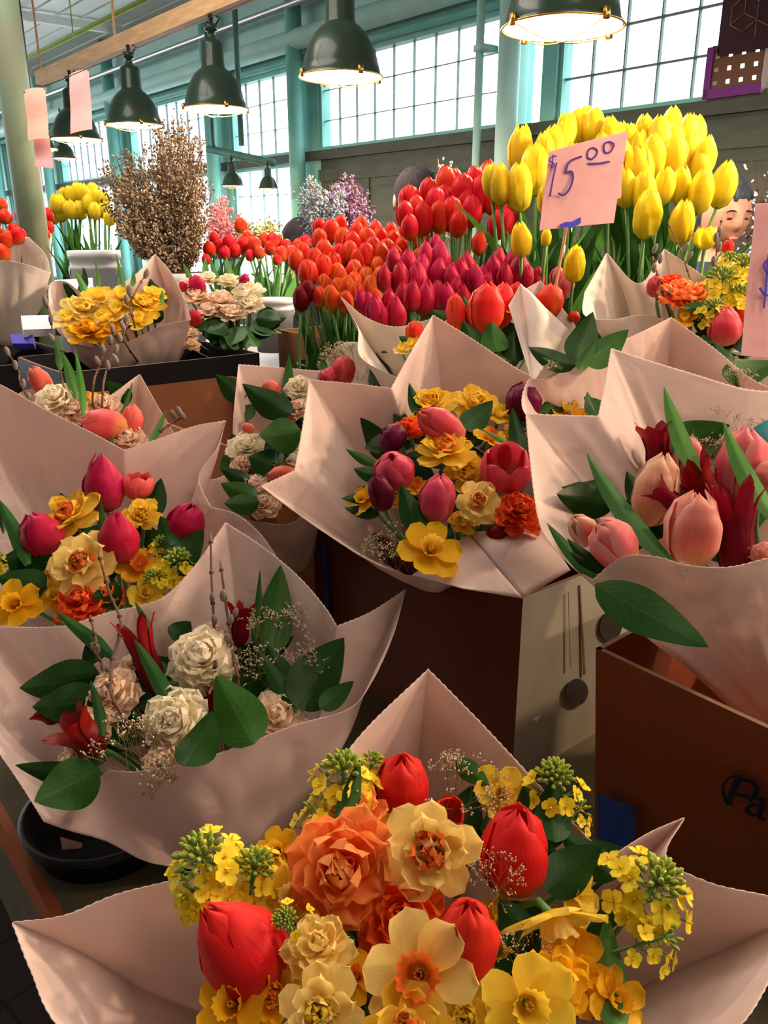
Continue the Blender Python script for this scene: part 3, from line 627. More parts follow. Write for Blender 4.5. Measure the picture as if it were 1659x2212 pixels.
def leaf_mesh(m_, wr, bend=.12, fold=.25, shape='salal', seed=0, nu=8, nv=14):
    rr = random.Random(seed); mb = MB(); p0 = rr.uniform(0, 6)
    def fn(u, v):
        x = u * 2 - 1
        if shape == 'salal': wd = wr * .5 * (max(0, sin(pi * v ** .82)) ** .75) * (1 - .25 * v) * 1.12
        else: wd = wr * .5 * (.35 + .65 * min(1, v * 3)) * max(0, 1 - v ** 2.6) ** .8
        wd = max(wd, .004)
        y = fold * abs(x) * wd + bend * (v - v * v) * 2 * .5 - bend * v * v + .012 * sin(8 * v + p0) * x * wd * 6
        return (x * wd, y, v)
    mb.grid(fn, nu, nv)
    return mb.mesh('leaf', [M[m_]])
CACHE = {}
def get(fn, *a):
    k = (fn.__name__,) + a
    if k not in CACHE: CACHE[k] = fn(*a)
    return CACHE[k]
def rape_meshes(seed, n=20, nb=26):
    rr = random.Random(seed); st, fl, bd = MB(), MB(), MB()
    st.tube([(0, 0, -.6), (.01, 0, 0), (0, .01, .5)], .022, 6)
    for i in range(n):
        a = i * 2.4; z0 = .0 + .32 * (i / n); e = rr.uniform(.1, .6); l = rr.uniform(.28, .42) * (1 - .35 * i / n); tip = Vector((cos(a) * cos(e) * l, sin(a) * cos(e) * l, z0 + sin(e) * l))
        st.tube([(0, 0, z0), tip * .55 + Vector((0, 0, z0 * .4 - .01)), tip], .008, 4)
        T = Matrix.Translation(tip) @ frame((tip - Vector((0, 0, z0 - .15))).normalized(), rr.uniform(0, 6)) @ Matrix.Diagonal((.24, .24, .24, 1))
        b = MB(); fan(b, 4, .03, 0, .35, -.3, .44, .42, .1, .02, 3, rr, 0, jit=.15, nu=4, nv=4); b.blob((0, 0, .12), (.05, .05, .12), 0, 5, 4)
        fl.add([T @ Vector(q) for q in b.v], b.f, b.uv)
    for i in range(nb):
        a = i * 2.4; t = i / nb; e = .1 + 1.3 * t; l = .17 + .03 * rr.random(); c = Vector((cos(a) * cos(e) * l, sin(a) * cos(e) * l, .40 + sin(e) * l * .8))
        ax = (c - Vector((0, 0, .36))).normalized(); bd.tube([Vector((0, 0, .38)), c], .007, 4); bd.blob(c, (.026, .026, .048), 0, 6, 5, frame(ax))
    return st.mesh('rapeseed_stalk', [M['stem']]), fl.mesh('rapeseed_florets', [M['rape']]), bd.mesh('rapeseed_buds', [M['bud']])
def gyp_mesh(seed, n=130):
    rr = random.Random(seed); mb = MB()
    def br(p, d, l, depth):
        q = p + d * l; mb.tube([p, (p + q) / 2 + Vector((rr.uniform(-.02, .02), rr.uniform(-.02, .02), 0)), q], .0035 if depth > 1 else .0025, 3, 1, cap=False)
        if depth == 0:
            for _ in range(2): mb.blob(q + Vector((rr.uniform(-.02, .02), rr.uniform(-.02, .02), rr.uniform(-.02, .02))), rr.uniform(.008, .015), 0, 5, 3)
            return
        for _ in range(3):
            dd = (d + Vector((rr.uniform(-1, 1), rr.uniform(-1, 1), rr.uniform(-.5, .7))) * .8).normalized(); br(q, dd, l * rr.uniform(.6, .85), depth - 1)
    for k in range(4):
        br(Vector((0, 0, -.35)), Vector((rr.uniform(-.5, .5), rr.uniform(-.5, .5), 1)).normalized(), .32, 3)
    return mb.mesh('gypsophila', [M['gyp'], M['gypstem']])
def catkin_mesh():
    mb = MB(); mb.blob((0, 0, .5), (.26, .26, .5), 0, 8, 7); return mb.mesh('catkin', [M['catkin']])

# ---------------------------------------------------------------- bouquets
def dist_in(poly, x, y):
    ins = False
    for i in range(len(poly)):
        x1, y1 = poly[i][:2]; x2, y2 = poly[(i + 1) % len(poly)][:2]
        if (y1 > y) != (y2 > y) and x < (x2 - x1) * (y - y1) / (y2 - y1) + x1: ins = not ins
    return ins
class Bouquet:
    def __init__(s, label, cy, d0, neck, a=.8, group='wrapped flower bouquets', nr=.035):
        s.cy, s.d0, s.a = cy, d0, a; s.N = P(*neck) if isinstance(neck, tuple) else neck; s.nr = nr
        s.root = empty('flower_bouquet', s.N, label, 'bouquet', group); s.rr = random.Random(int(cy * 7 + d0 * 100))
        s.n = 0; s.stem_limit = 9999
    def d(s, py): return s.d0 * (1 + s.a * (s.cy - py) / F)
    def pt(s, px, py, off=0): return P(px, py, s.d(py) - off)
    def sz(s, py, k, off=0): return k / F * (s.d(py) - off)
    def wrap(s, rim, m_='paper', teeth=True, bulge=.03, name='paper_wrap', rows=14, wr=.012):
        pts = []
        k = len(rim); rim = [tuple(q) + (0,) * (4 - len(q)) for q in rim]
        Wd = [P(q[0], q[1], s.d(q[1]) - q[2]) for q in rim]
        for i in range(k):
            p1, p2 = Wd[i], Wd[(i + 1) % k]
            p0 = Wd[i - 1] if not rim[i][3] else p1 - (p2 - p1); p3 = Wd[(i + 2) % k] if not rim[(i + 1) % k][3] else p2 + (p2 - p1)
            n = max(2, int((p2 - p1).length / .0035))
            for j in range(n):
                t = j / n; pts.append(.5 * (2 * p1 + (p2 - p0) * t + (2 * p0 - 5 * p1 + 4 * p2 - p3) * t * t + (3 * p1 - p0 - 3 * p2 + p3) * t ** 3))
        C = sum(pts, Vector()) / len(pts); ax = (C - s.N).normalized(); N = s.N; L_ = []
        for q in pts:
            r_ = q - N; r_ = r_ - ax * r_.dot(ax); L_.append((q, N + r_.normalized() * s.nr, r_.normalized()))
        mb = MB(); K = len(pts)
        def fn(u, v):
            i = int(round(u * K)) % K; q, n0, rd = L_[i]; t = v * rows / (rows - 1) * .994 if v < .999 else 1.0
            p = n0 * (1 - t) + q * t; ln = (q - n0).length
            p = p + rd * (bulge * ln * sin(pi * min(1, t * 1.05)) )
            w_ = sin(pi * min(t, 1) ** 1.3)
            nz = noise.noise(p * 9 + Vector((s.cy, 0, 0))) * 1.2 + (abs(noise.noise(Vector((u * 26, t * 2.2, s.cy)))) - .25) * 1.1
            p = p + rd * (nz * wr * w_)
            if teeth and v > .999: p = p + (q - n0).normalized() * (.0005 if i % 2 else -.0005)
            return p
        mb.grid(fn, K, rows, 0, None, True)
        o = mb.build_w(name, M[m_], s.root)
        sm = o.modifiers.new('sheet', 'SOLIDIFY'); sm.thickness = .0006; sm.offset = 0
        s.rim = rim
        return o
    def sheet(s, c, m_='paper', bend=.01, offs=(0, 0, 0, 0), name='paper_flap', n=14, label=None):
        A = [P(q[0], q[1], s.d(q[1]) - o) for q, o in zip(c, offs)]; nrm = (A[1] - A[0]).cross(A[3] - A[0]).normalized()
        if nrm.dot(CT) < 0: nrm = -nrm
        mb = MB(); mb.grid(lambda u, v: (A[0] * (1 - u) + A[1] * u) * (1 - v) + (A[3] * (1 - u) + A[2] * u) * v + nrm * bend * sin(pi * u) * sin(pi * v), n, n)
        o = mb.build_w(name, M[m_], s.root); sm = o.modifiers.new('sheet', 'SOLIDIFY'); sm.thickness = .0006
        if label: o['label'] = label
        return o
    def stem(s, par, p, ax, r=.0028, m_='stem'):
        b = s.N + Vector((s.rr.uniform(-1, 1), s.rr.uniform(-1, 1), 0)) * s.nr * .5; l = (p - b).length
        mb = MB(); mb.tube(bez(p, p - ax * l * .08 - CT * .03, b + (p - b) * .35 - CT * .03, b, 8), r, 6)
        mb.build_w('stem', M[m_], par, p)
    def head(s, name, me, px, py, k, ang, tow, off, subs=(), stretch=1.0, center=True, roll=None, label=None, stem=True):
        """k: size in photo pixels along the axis (tulips) or across (open flowers)"""
        ax = dirv(ang, tow); p = s.pt(px, py, off); S = s.sz(py, k, off); Rm = frame(ax, s.rr.uniform(0, 6.28) if roll is None else roll)
        if center: p = p - ax * S * .5 * center
        MT = TRS(p, Rm, (S * stretch, S * stretch, S))
        o = inst(name, me, s.root, MT)
        if label: o['label'] = label
        for nm, sm in subs: inst(nm, sm, o, MT)
        if stem: s.stem(o, p + ax * S * .04, ax)
        s.n += 1
        return o
    def tulip(s, px, py, h, w_, col='t_red', kind='full', ang=0, tow=20, off=.0, roll=None, label=None, stem=True):
        base = {'goblet': .66, 'egg': .72, 'pointed': .72, 'full': .76, 'open': .94, 'lily': .8}[kind]
        fore = max(.55, cos(R(tow))); hh = h / (fore + .5 * base * sin(R(tow)))
        me = get(tulip_mesh, kind, col, s.rr.randrange(3), 12, 14)
        return s.head('tulip', me, px, py, hh, ang, tow, off, stretch=(w_ / hh) / base, roll=roll, label=label, stem=stem and py < getattr(s, 'stem_limit', 9999))
    def daff(s, px, py, w_, col='y', cor='o', ang=0, tow=60, off=.01, kind='single', label=None):
        if kind == 'single': return s.head('daffodil', get(daffodil_mesh, col, s.rr.randrange(3)), px, py, w_, ang, tow, off, (('corona', get(corona_mesh, cor, s.rr.randrange(2))),), center=.15, label=label)
        return s.head('double_daffodil', get(double_mesh, col, s.rr.randrange(3)), px, py, w_, ang, tow, off, (('frill', get(ruffle_mesh, cor, s.rr.randrange(2))), ('inner_petals', get(ruffle_mesh, col, 5, .8))), center=.25, label=label)
    def rose(s, px, py, w_, col='cream', name='carnation', ang=0, tow=55, off=.01, layers=6, ruf=.03, n0=9, label=None):
        return s.head(name, get(rose_mesh, col, s.rr.randrange(3), layers, ruf, n0), px, py, w_, ang, tow, off, center=.3, label=label)
    def rape(s, px, py, w_, ang=0, tow=35, off=.01, n=20, nb=26):
        st, fl, bd = get(rape_meshes, s.rr.randrange(2), n, nb)
        return s.head('rapeseed_flower', fl, px, py, w_, ang, tow, off, (('flower_buds', bd), ('stalk', st)), center=.5, stem=False)
    def gyp(s, px, py, w_, ang=0, tow=20, off=.015):
        return s.head('gypsophila_spray', get(gyp_mesh, s.rr.randrange(3)), px, py, w_, ang, tow, off, center=.6, stem=False)
    def leaf(s, b, t, w_, col='salal', shape='salal', off=.01, dt=.0, roll=0.0, bend=.12, fold=.25, label=None):
        A, B = s.pt(b[0], b[1], off), s.pt(t[0], t[1], off + dt); l = (B - A).length; ww = s.sz(b[1], w_, off)
        me = get(leaf_mesh, col, round(ww / l, 1) or .1, round(bend, 2), fold, shape, s.rr.randrange(3))
        nrm = (CT + Vector((0, 0, .5))).normalized(); z = (B - A).normalized(); x = (-nrm).cross(z).normalized(); y = z.cross(x)
        Rm = Matrix((x, y, z)).transposed().to_4x4() @ Matrix.Rotation(roll, 4, 'Z')
        o = inst('leaf', me, s.root, TRS(A, Rm, l)); 
        if label: o['label'] = label
        return o
    def fill(s, n, poly=None, size=(70, 120), off=-.05, cols=('salal', 'salal', 'salal2'), seed=1):
        rr = random.Random(seed); poly = poly or s.rim; xs = [q[0] for q in poly]; ys = [q[1] for q in poly]; k = 0; tries = 0
        cx = sum(xs) / len(xs); cy = sum(ys) / len(ys)
        while k < n and tries < 4000:
            tries += 1; x, y = rr.uniform(min(xs), max(xs)), rr.uniform(min(ys), max(ys))
            if not dist_in(poly, x, y): continue
            x = cx + (x - cx) * .72; y = cy + (y - cy) * .72 + 10
            l = rr.uniform(*size); a = rr.uniform(-2.6, 2.6)
            s.leaf((x, y), (x + l * sin(a), y - l * cos(a) * .8), l * rr.uniform(.4, .6), rr.choice(cols), off=off + rr.uniform(-.02, .02), dt=rr.uniform(-.01, .03), roll=rr.uniform(-.6, .6)); k += 1
    def willow(s, pts, cats, r=.0022, cs=16, off=.02, down=True):
        A = [s.pt(q[0], q[1], off + (q[2] if len(q) > 2 else 0)) for q in pts]; mb = MB()
        if down: A = [s.N + Vector((0, 0, .02))] + A
        # smooth
        B = []
        for i in range(len(A) - 1):
            p0, p1, p2, p3 = A[max(i - 1, 0)], A[i], A[i + 1], A[min(i + 2, len(A) - 1)]
            for t in (0, .25, .5, .75): B.append(.5 * (2 * p1 + (p2 - p0) * t + (2 * p0 - 5 * p1 + 4 * p2 - p3) * t * t + (3 * p1 - p0 - 3 * p2 + p3) * t ** 3))
        B.append(A[-1]); mb.tube(B, r, 6, taper=.6)
        for i in range(3, len(B), 2):
            mb.blob(B[i], r * 1.5, 0, 5, 3)
        o = mb.build_w('willow_branch', M['twig'], s.root, A[-1])
        for q in cats:
            p = s.pt(q[0], q[1], off); S = s.sz(q[1], q[3] if len(q) > 3 else cs * 1.5, off)
            inst('catkin', get(catkin_mesh), o, TRS(p, frame(dirv(q[2] if len(q) > 2 else s.rr.uniform(-30, 30), 20)), S))
        return o
# ================================================================ A: the front bouquet
A = Bouquet('large front bouquet of red tulips, orange and yellow daffodils and rapeseed in blush paper', 2000, .60, (850, 2330, .80))
A.wrap([(25, 1992, 0, 1), (135, 1978), (250, 1932), (365, 1903), (480, 1868), (590, 1830), (690, 1705), (790, 1575), (925, 1445, 0, 1), (1040, 1562), (1150, 1680), (1312, 1855, 0, 1), (1400, 1800), (1480, 1765, 0, 1), (1440, 1850), (1530, 1905), (1660, 1935), (1760, 1960, 0, 1), (1680, 2090), (1560, 2250), (1200, 2420), (800, 2480), (400, 2460), (135, 2230), (65, 2095)])
A.fill(30, [(420, 1800), (800, 1650), (1250, 1700), (1450, 1900), (1400, 2300), (900, 2400), (450, 2250)], (150, 230), -.06, seed=3)
A.fill(14, [(600, 1900), (1250, 1850), (1350, 2150), (900, 2250), (500, 2150)], (130, 180), -.02, seed=5)
A.tulip(870, 1700, 178, 118, 't_red', 'full', 0, 15, .0)
A.tulip(1113, 1830, 215, 150, 't_red', 'full', 4, 10, .035, roll=.5)
A.tulip(515, 2048, 270, 178, 't_red', 'egg', -36, 8, .04, roll=2.0, label='red tulip lying to the left, tip towards the upper left')
A.tulip(1007, 2028, 215, 134, 't_red', 'full', 4, 15, .06, roll=1.2)
A.tulip(968, 1760, 80, 75, 't_red', 'open', 20, 50, .0)
A.rose(738, 1875, 275, 'o_soft', 'double_orange_flower', -5, 72, .045, 6, .03, 8, label='salmon orange double flower')
A.rose(865, 1985, 220, 'o_red', 'double_orange_flower', 10, 60, .02, 5, .03, 8, label='deeper orange double flower')
A.rose(775, 1740, 130, 'o_soft', 'double_orange_flower', -10, 30, .02, 4, .04, 6)
A.daff(928, 1838, 235, 'y_pale', 'o', -8, 74, .06, 'double')
A.daff(1195, 1985, 240, 'y', 'y_pale', 165, 38, .045, label='yellow daffodil facing down')
A.daff(905, 2105, 270, 'y_pale', 'o', -15, 62, .06)
A.rose(690, 2045, 170, 'y_pale', 'double_daffodil', 0, 35, .055, 5, .03, 6)
A.daff(505, 2170, 190, 'y_gold', 'y_gold', -30, 50, .03)
A.daff(1140, 2170, 230, 'y', 'y', 10, 70, .07)
A.daff(1245, 2095, 190, 'y_gold', 'y_gold', 40, 60, .03); A.rose(1215, 2120, 150, 'y_gold', 'double_daffodil', 10, 60, .05, 4, .03, 6)
A.daff(1085, 1715, 140, 'y', 'y', 10, 60, .0); A.daff(635, 1935, 150, 'y', 'y_pale', -30, 60, .02); A.daff(600, 1840, 120, 'y_gold', 'y_gold', -30, 50, .0)
A.daff(690, 2190, 210, 'y_pale', 'y', -10, 65, .05, 'double'); A.daff(880, 2230, 220, 'y', 'o', 5, 60, .05, 'double'); A.daff(1245, 1930, 140, 'y', 'y', 60, 50, .0)
A.daff(820, 1800, 100, 'y', 'o', -20, 50, .0); A.daff(590, 2150, 150, 'y_gold', 'o', 0, 60, .03, 'double')
A.daff(1080, 2000, 130, 'y_gold', 'y', 20, 50, .0); A.daff(770, 2110, 120, 'y_gold', 'o', 0, 50, .02); A.daff(1330, 2160, 150, 'y_gold', 'y_gold', 40, 50, .02); A.daff(1000, 2200, 170, 'y', 'y', 0, 60, .02, 'double')
A.rape(742, 1690, 220, 0, 15, .02); A.rape(445, 1872, 265, -15, 35, .03); A.rape(545, 1895, 210, 10, 25, .02); A.rape(425, 1930, 170, -40, 30, .03, 14, 4); A.rape(690, 1770, 170, -20, 20, .01, 18, 4); A.rape(800, 1660, 120, 20, 15, .0); A.rape(1195, 1700, 200, 0, 30, .01, 10, 40); A.rape(1405, 1925, 275, 12, 40, .05)
A.rape(1410, 2030, 190, 60, 20, .04, 12, 8); A.rape(620, 1990, 130, -10, 50, .06, 4, 40); A.rape(1240, 1760, 130, 30, 20, .0, 12, 10)
A.gyp(1000, 1685, 200, 10, 20, .015); A.gyp(1065, 1890, 130, -10, 30, .07); A.gyp(1130, 2070, 150, 0, 30, .05); A.gyp(960, 1660, 120, -20, 10, .0)
A.leaf((735, 1800), (776, 1650), 45, 'salal2', off=.035, fold=.5); A.leaf((1190, 1840), (1130, 1705), 120, 'salal', off=.0); A.leaf((1200, 1820), (1192, 1690), 80, 'salal', off=.01)
A.leaf((1180, 1925), (1292, 1830), 100, 'salal', off=.02); A.leaf((985, 1640), (1058, 1700), 50, 'salal2', off=.005); A.leaf((1335, 2240), (1305, 1990), 80, 'tleaf2', off=.02); A.leaf((1330, 1900), (1210, 1800), 70, 'salal', off=.0)
A.leaf((1150, 2050), (1080, 1945), 90, 'salal', off=.02); A.leaf((610, 2110), (590, 2030), 60, 'salal', off=.03)
# ================================================================ B: cream bouquet on the left
B = Bouquet('cream carnation bouquet with spiky dark red tulips and willow twigs in blush paper, left side', 1500, .90, (520, 1850, .96))
B.wrap([(-70, 1352), (0, 1353), (130, 1352), (235, 1322), (300, 1308), (355, 1288), (420, 1222), (487, 1128, 0, 1), (560, 1175), (640, 1240), (700, 1308), (728, 1352, 0, 1), (800, 1322), (877, 1272, 0, 1), (850, 1370), (805, 1470), (755, 1530), (640, 1565, .02), (540, 1603, .03), (440, 1638, .03), (370, 1655, .03), (290, 1667, .03), (226, 1670, .02), (185, 1725), (95, 1775, .015, 1), (62, 1722, .0), (28, 1670), (-20, 1600), (-90, 1480)])
B.fill(34, [(60, 1440), (300, 1370), (640, 1360), (740, 1430), (600, 1560), (300, 1640), (130, 1640)], (90, 140), -.05, seed=8)
B.rose(438, 1420, 165, 'cream', 'carnation', 5, 55, .035, 7, .03, 10); B.rose(378, 1560, 165, 'cream', 'carnation', -10, 65, .035, 7, .035, 10)
B.rose(240, 1500, 140, 'peachc', 'carnation', -20, 50, .02); B.rose(185, 1580, 130, 'peachc', 'carnation', -30, 50, .015); B.rose(290, 1440, 90, 'peachc', 'carnation', 0, 40, .0)
B.rose(600, 1548, 135, 'peachc', 'carnation', 15, 60, .01, 5, .03, 8); B.rose(355, 1645, 110, 'peachc', 'carnation', 0, 55, .02); B.rose(455, 1370, 80, 'peachc', 'carnation', 0, 40, -.01); B.rose(155, 1650, 90, 'peachc', 'carnation', -30, 50, .0)
B.tulip(312, 1415, 190, 85, 't_dark', 'lily', -18, 5, .02); B.tulip(520, 1348, 105, 62, 't_dark', 'lily', 5, 5, .0); B.tulip(180, 1590, 120, 110, 't_dark', 'lily', -45, 20, .04); B.tulip(462, 1510, 80, 50, 't_dark', 'lily', 10, 10, .01); B.tulip(100, 1545, 60, 50, 't_dark', 'lily', -60, 10, .0)
B.leaf((215, 1455), (48, 1490), 95, off=.01); B.leaf((215, 1510), (75, 1530), 90, off=.02); B.leaf((572, 1420), (608, 1235), 95, 'salal2', off=-.01, fold=.4); B.leaf((550, 1390), (564, 1243), 24, 'salal2', 'salal', off=-.01)
B.leaf((640, 1530), (735, 1385), 120, off=.02, roll=.3); B.leaf((690, 1530), (762, 1475), 50, off=.02); B.leaf((548, 1608), (474, 1470), 120, 'salal2', off=.055); B.leaf((395, 1655), (462, 1545), 95, 'salal2', off=.06, roll=-.3)
B.leaf((372, 1530), (300, 1392), 48, 'tleaf', 'blade', off=.045); B.leaf((222, 1590), (202, 1478), 30, 'tleaf', 'blade', off=.05); B.leaf((245, 1420), (130, 1328), 34, 'tleaf', 'blade', off=.01); B.leaf((330, 1380), (296, 1305), 22, 'tleaf', 'blade', off=.0); B.leaf((370, 1380), (412, 1345), 60, off=-.01)
B.leaf((215, 1690), (45, 1655), 65, off=.035); B.leaf((215, 1660), (75, 1735), 110, 'salal', off=.045); B.leaf((640, 1540), (560, 1408), 40, 'tleaf', off=.02); B.leaf((620, 1500), (580, 1400), 70, off=.0); B.leaf((210, 1430), (190, 1390), 60, off=.0)
B.willow([(275, 1560), (240, 1450), (262, 1350), (236, 1280), (212, 1190)], [(240, 1490, -20), (262, 1560, 20)], off=.05); B.willow([(225, 1440), (208, 1385), (195, 1330)], [(212, 1412, 0), (222, 1450, 10)], off=.03)
B.willow([(470, 1480), (465, 1400), (458, 1270), (455, 1150)], [(464, 1350, 0, 26), (458, 1300, 5, 22)], off=.02); B.willow([(515, 1500), (505, 1420), (490, 1320), (476, 1212)], [(482, 1300, 5, 30), (497, 1350, 10, 26), (505, 1335, 20, 26), (492, 1392, 0, 28)], off=.03)
B.gyp(598, 1345, 150, 10, 10, .02); B.gyp(565, 1420, 130, -10, 20, .03); B.gyp(275, 1610, 210, -10, 20, .05); B.gyp(660, 1430, 120, 20, 20, .03); B.gyp(645, 1340, 120, 30, 5, -.02); B.gyp(360, 1300, 80, 0, 0, -.02); B.gyp(320, 1660, 130, 0, 20, .04)
# ================================================================ C: tulips and daffodils, left middle
C = Bouquet('bouquet of crimson tulips and orange centred daffodils at the left, behind the cream bouquet', 1170, 1.12, (260, 1450, 1.22))
C.wrap([(-90, 795), (0, 830), (100, 885), (200, 935), (268, 972, 0, 1), (350, 945), (420, 920), (488, 908, 0, 1), (470, 965), (430, 1030), (455, 1095, 0, 1), (510, 1110), (560, 1150), (597, 1200, 0, 1), (570, 1270), (470, 1330), (300, 1385), (100, 1400), (-80, 1380), (-150, 1200), (-140, 950)], wr=.015)
C.fill(26, [(-20, 1150), (200, 1050), (430, 1120), (450, 1200), (250, 1340), (0, 1350)], (80, 120), -.05, seed=11)
C.tulip(223, 1040, 140, 92, 't_crimson', 'pointed', -3, 10, .02); C.tulip(256, 1158, 125, 95, 't_crimson', 'pointed', 2, 10, .06); C.tulip(298, 1048, 72, 66, 't_coral', 'open', 10, 20, .0); C.tulip(88, 1155, 115, 88, 't_crimson', 'full', -25, 15, .03); C.tulip(402, 1130, 112, 84, 't_crimson', 'full', 28, 15, .03)
C.daff(148, 1112, 155, 'y', 'o', -20, 40, .03, 'double'); C.daff(175, 1215, 165, 'y_pale', 'o', 0, 72, .06, 'double'); C.daff(305, 1112, 95, 'y', 'y', 15, 60, .03, 'double'); C.daff(35, 1305, 125, 'y_gold', 'y_gold', -10, 70, .03)
C.daff(300, 1225, 110, 'y_gold', 'o', 20, 45, .02); C.rose(175, 1300, 130, 'o_red', 'double_orange_flower', -10, 50, .02, 5, .04, 7); C.rose(232, 1285, 90, 'o_red', 'double_orange_flower', 10, 40, .02, 4, .04, 6); C.rape(385, 1225, 140, 10, 40, .03); C.rape(335, 1255, 90, -20, 40, .03); C.daff(315, 1285, 90, 'y', 'y', 20, 50, .02); C.daff(100, 1235, 90, 'y', 'y', -20, 50, .0); C.daff(120, 1290, 90, 'y_gold', 'y', 0, 50, .0); C.rape(-5, 1215, 80, 0, 40, .02); C.rape(350, 1180, 80, 0, 30, .02)
C.leaf((60, 1220), (8, 1090), 40, 'tleaf', 'blade', off=.03); C.leaf((110, 1200), (0, 1215), 70, off=.02); C.leaf((100, 1270), (0, 1250), 80, off=.03); C.leaf((360, 1230), (440, 1150), 70, off=.04); C.leaf((370, 1180), (350, 1120), 50, off=.04); C.leaf((215, 1180), (222, 1090), 24, 'tleaf', 'blade', off=.03); C.leaf((265, 1280), (200, 1290), 60, off=.03); C.leaf((320, 1120), (350, 1040), 50, off=-.01); C.leaf((0, 1100), (12, 1160), 20, off=0)
# ================================================================ D: coral tulips, far left
D = Bouquet('cream and coral bouquet with grey willow catkins, behind the large left wrapper', 890, 1.45, (215, 1110, 1.52))
D.wrap([(40, 850), (110, 840), (205, 868), (302, 808, 0, 1), (350, 893), (376, 935, 0, 1), (335, 975), (250, 1000), (100, 960), (20, 910)])
D.fill(14, None, (50, 80), -.04, seed=13)
D.rose(120, 862, 110, 'cream', 'carnation', -10, 50, .03, 5, .03, 8); D.rose(160, 888, 80, 'peachc', 'carnation', 0, 50, .02); D.rose(222, 878, 85, 'peachc', 'carnation', 10, 50, .0); D.rose(275, 950, 95, 'peachc', 'carnation', 10, 50, .03)
D.tulip(225, 918, 110, 70, 't_coral', 'full', -80, 10, .05); D.tulip(283, 908, 80, 48, 't_coral', 'full', 10, 10, .04); D.tulip(85, 820, 70, 45, 't_coral', 'full', -30, 10, .02); D.daff(185, 860, 60, 'y', 'o', 0, 40, .01)
for pts, cats in (([(150, 880), (130, 800), (115, 720), (100, 650)], [(110, 700), (118, 740), (100, 660), (128, 780)]), ([(200, 860), (215, 790), (235, 740), (245, 715)], [(215, 790), (225, 765), (240, 745), (248, 722)]),
                  ([(220, 880), (230, 800), (262, 735), (275, 695)], [(262, 740), (270, 715), (250, 765), (255, 785), (235, 800)]), ([(60, 860), (40, 800), (15, 760)], [(20, 770), (35, 800), (52, 840), (65, 870)]),
                  ([(330, 950), (370, 915), (400, 900)], [(380, 905), (392, 898), (400, 908)])):
    D.willow(pts, cats, .0022, 15, .03)
for b, t in (((235, 960), (290, 840)), ((180, 900), (170, 770)), ((320, 960), (360, 895)), ((130, 800), (122, 740)), ((165, 860), (140, 770))): D.leaf(b, t, 22, 'tleaf2', 'blade', off=.05)
# ================================================================ E: yellow bouquet
E = Bouquet('yellow daffodil bouquet with pale grass spikes in a pink wrapper with one tall point', 670, 2.1, (325, 835, 2.2), group='wrapped flower bouquets')
E.wrap([(105, 660, 0, 1), (108, 614), (142, 608), (200, 640), (285, 598), (335, 548, 0, 1), (372, 592), (400, 650), (412, 690, 0, 1), (345, 705), (270, 740), (190, 748), (130, 722)], bulge=.12)
E.fill(14, None, (50, 80), -.05, seed=15)
for x, y, w_, c, k in ((178, 665, 100, 'y_pale', 'double'), (212, 640, 80, 'y', 'single'), (262, 640, 80, 'y', 'single'), (312, 655, 95, 'y', 'double'), (190, 712, 110, 'y_gold', 'double'), (225, 690, 90, 'y_pale', 'single'), (300, 692, 80, 'y', 'single'), (145, 690, 80, 'y_pale', 'single'), (250, 672, 80, 'y', 'single'), (240, 715, 70, 'y_gold', 'single'), (335, 635, 60, 'y', 'single')):
    E.daff(x, y, w_, c, 'y' if c != 'y_gold' else 'y_gold', E.rr.uniform(-30, 30), 45, .03, k)
for b, t in (((190, 640), (165, 590)), ((215, 640), (210, 575)), ((270, 640), (255, 560)), ((285, 620), (290, 590)), ((345, 660), (352, 630))): E.leaf(b, t, 14, 'tleaf2', 'blade', off=.03)
E.willow([(290, 700), (285, 650), (310, 600)], [(312, 602, 30), (282, 645, 0, 30), (275, 660, 0)], .003, 16, .05); E.willow([(270, 740), (262, 720), (275, 705)], [(272, 708, 10, 30)], .003, 16, .06)
# ================================================================ F: peach and cream bunch without paper
Fb = Bouquet('cream and peach flower bunch with dark green collar of leaves in a black crate', 650, 2.25, (520, 800, 2.35), group='unwrapped bunches')
for x, y, w_, c in ((532, 630, 85, 'cream'), (480, 650, 85, 'peachc'), (425, 640, 75, 'peachc'), (450, 600, 50, 'cream'), (495, 605, 55, 'cream'), (540, 655, 70, 'cream'), (405, 615, 55, 'peachc'), (455, 670, 65, 'peachc'), (500, 675, 70, 'peachc'), (408, 720, 55, 'peachc'), (415, 745, 45, 'peachc')): Fb.rose(x, y, w_, c, 'carnation', Fb.rr.uniform(-20, 20), 40, .03, 5, .03, 8)
for x, y, h in ((425, 615, 50), (420, 686, 42), (528, 605, 32), (395, 618, 26)): Fb.tulip(x, y, h, h * .75, 't_crimson', 'full', Fb.rr.uniform(-20, 20), 20, .05)
for i in range(34):
    a = pi * i / 33; cx, cy = 515 + 75 * cos(a), 690 + 35 * sin(a); Fb.leaf((515 + 40 * cos(a), 680 + 25 * sin(a)), (cx + 22 * cos(a) + Fb.rr.uniform(-12, 12), cy + 28 * sin(a) + Fb.rr.uniform(-14, 14)), 44, Fb.rr.choice(('salal', 'salal2')), off=Fb.rr.uniform(-.02, .04), roll=Fb.rr.uniform(-.6, .6))
Fb.leaf((560, 690), (608, 690), 22, 'salal2', off=.03)
for b, t in (((420, 620), (398, 575)), ((470, 610), (455, 565)), ((500, 600), (490, 560)), ((440, 590), (445, 560))): Fb.leaf(b, t, 12, 'tleaf2', 'blade', off=.02)
